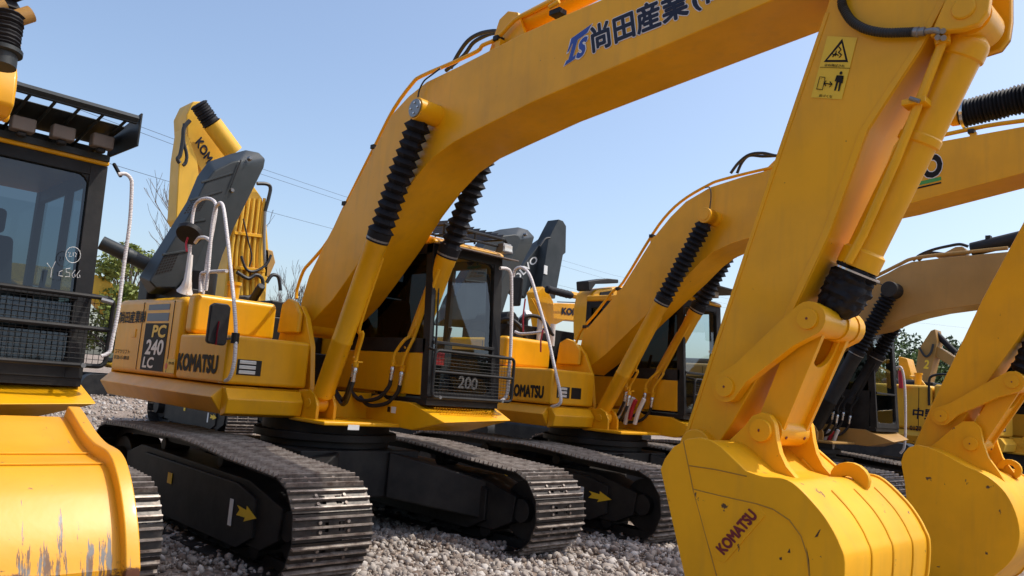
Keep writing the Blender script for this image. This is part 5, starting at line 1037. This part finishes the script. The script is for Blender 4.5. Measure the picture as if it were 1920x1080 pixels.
# ================================================================ wires and trees
def wire(pts, label): 
    t = MB(); t.tube([pos(*p) for p in pts], .011, 5); o = t.build('power_line', M_hose); tag(o, label, 'power line', 'power lines crossing the sky')
wire([(-200, 78, 30), (35, 163, 36), (335, 275, 46), (645, 378, 62), (1150, 527, 110), (1850, 668, 260)], 'lower and darker of the two close parallel wires sloping down from the left')
wire([(-200, 70, 30), (35, 153, 36), (335, 264, 46), (645, 368, 62), (1150, 516, 110), (1850, 660, 260)], 'upper of the two close parallel wires sloping down from the left')
wire([(-200, 190, 30), (200, 305, 40), (500, 396, 52), (620, 428, 60), (1150, 560, 100), (1740, 607, 150), (1830, 617, 170)], 'lowest thin wire, running below the close pair across the sky')
def twigtree(base, H, label, seed, group):
    rnd = random.Random(seed); root = empty('bare_tree', base, label, 'tree', group); tr = MB(); tw = MB()
    def grow(p, d, L_, r, lev, mb):
        n = 4; pts = [p]; dd = d.copy()
        for i in range(n): dd = (dd+Vector((rnd.uniform(-.12, .12), rnd.uniform(-.12, .12), .05))).normalized(); pts.append(pts[-1]+dd*L_/n)
        mb.tube(pts, [max(.009, r*(1-.5*i/n)) for i in range(n+1)], 5 if lev < 2 else 3, caps=False)
        if lev >= 5: return
        k = 4 if lev < 3 else 3
        for i in range(k):
            t = rnd.uniform(.35, 1); j = min(n-1, int(t*n)); q = pts[j].lerp(pts[j+1], t*n-j); a = rnd.uniform(0, 6.28); s_ = rnd.uniform(.35, .75)
            o = Vector((math.cos(a), math.sin(a), 0)); grow(q, (dd*1.0+o*s_+Vector((0, 0, .25))).normalized(), L_*rnd.uniform(.55, .8), r*.58, lev+1, tw)
    grow(Vector((0, 0, 0)), Vector((0, 0, 1)), H*.45, H*.016, 0, tr); tr.build('trunk', M_bark, root); tw.build('crown', M_bark, root, smooth=False)
def leaftree(base, H, W_, label, seed, m, group, n=9000, leaf=.11, dens=1.0):
    rng = np.random.default_rng(seed); rnd = random.Random(seed); root = empty('leafy_tree', base, label, 'tree', group); t = MB()
    t.tube([(0, 0, 0), (.1, 0, H*.3), (-.05, .1, H*.6), (.1, 0, H*.9)], [H*.025, H*.02, H*.012, .02], 8); cl = []
    for i in range(26):
        a = rnd.uniform(0, 6.28); z = H*rnd.uniform(.3, .95); rr = W_*rnd.uniform(.25, .95)*math.sqrt(max(.08, 1-((z/H-.55)/.5)**2)); c = Vector((rr*math.cos(a), rr*math.sin(a), z)); cl.append((c, W_*rnd.uniform(.18, .36)))
        t.tube([(0, 0, z*.6), tuple(c*.6+Vector((0, 0, z*.3))), tuple(c)], [H*.009, H*.006, .01], 5)
    t.build('trunk', M_bark, root)
    C_ = np.array([list(c) for c, _ in cl]); Rr = np.array([r for _, r in cl]); k = rng.integers(0, len(cl), n); v = rng.normal(size=(n, 3)); v /= np.linalg.norm(v, axis=1)[:, None]
    P = C_[k]+v*(Rr[k]*rng.random(n)**.45)[:, None]; a = rng.normal(size=(n, 3)); a /= np.linalg.norm(a, axis=1)[:, None]; b_ = np.cross(a, rng.normal(size=(n, 3))); b_ /= np.linalg.norm(b_, axis=1)[:, None]
    s_ = leaf*rng.uniform(.6, 1.3, (n, 1)); V = np.stack([P-a*s_, P+b_*s_*.5, P+a*s_, P-b_*s_*.5], 1).reshape(-1, 3)
    me = bpy.data.meshes.new('crown'); me.vertices.add(4*n); me.vertices.foreach_set('co', V.ravel()); me.loops.add(4*n); me.loops.foreach_set('vertex_index', np.arange(4*n)); me.polygons.add(n); me.polygons.foreach_set('loop_start', np.arange(0, 4*n, 4)); me.update(calc_edges=True); me.materials.append(m)
    o = bpy.data.objects.new('crown', me); COL.objects.link(o); o.parent = root
def gpos(px, dist):
    p = pos(px, 600, dist); return Vector((p.x, p.y, GZ))
G_ = 'trees beyond the yard'
twigtree(gpos(322, 42), 10.6, 'tall bare tree, tallest between the left cab and the raised hood', 5, G_)
twigtree(gpos(290, 46), 8.6, 'lower bare tree just left of the tall one beside the raised hood', 8, G_)
twigtree(gpos(552, 50), 6.6, 'small bare tree in the gap left of the main boom', 12, G_)
leaftree(gpos(232, 38), 6.6, 2.0, 'yellow-green leafy tree seen past the left cab handrail', 2, M_leafy, G_, 7000)
leaftree(gpos(262, 44), 4.8, 2.2, 'darker leafy tree low behind the grey duct', 4, M_leafd, G_, 6000)
leaftree(gpos(512, 50), 5.0, 1.6, 'leafy green tree right of the folded yellow arm', 6, M_leaf, G_, 5000)
for i, (px, D_, H, W_, lb_) in enumerate([(1690, 60, 6.6, 4.0, 'round green tree directly right of the tan machine cab roof lamp'), (1742, 66, 7.6, 4.4, 'dense green tree behind the far brown tan arm'), (1790, 70, 6.6, 4.2, 'green tree between the far arm and the second arm'), (1850, 72, 6.0, 4.2, 'green tree behind the second arm and its link')]):
    leaftree(gpos(px, D_), H, W_, lb_, 20+i, (M_leaf, M_leafd)[i % 2], G_, 7000, .16)

# unseen belt of trees behind the camera, added to darken bright horizon reflections
def woodbelt():
    rng = np.random.default_rng(9); n = 26000; a = rng.uniform(R(-150), R(85), n); rr = rng.uniform(46, 54, n); h = (6+2.5*np.sin(a*9)+1.5*np.sin(a*23+1))*rng.random(n)**.7
    P = np.column_stack([7+rr*np.cos(a), -4+rr*np.sin(a), GZ+h]); u = rng.normal(size=(n, 3)); u /= np.linalg.norm(u, axis=1)[:, None]; v = np.cross(u, rng.normal(size=(n, 3))); v /= np.linalg.norm(v, axis=1)[:, None]
    s_ = rng.uniform(.3, .7, (n, 1)); V = np.stack([P-u*s_, P+v*s_*.6, P+u*s_, P-v*s_*.6], 1).reshape(-1, 3)
    me = bpy.data.meshes.new('unseen_added_wood'); me.vertices.add(4*n); me.vertices.foreach_set('co', V.ravel()); me.loops.add(4*n); me.loops.foreach_set('vertex_index', np.arange(4*n)); me.polygons.add(n); me.polygons.foreach_set('loop_start', np.arange(0, 4*n, 4)); me.update(calc_edges=True); me.materials.append(M_leafd)
    o = bpy.data.objects.new('unseen_added_wood', me); COL.objects.link(o); tag(o, 'unseen dark green wood behind the camera, added to darken reflections', 'wood', kind='stuff')
woodbelt()
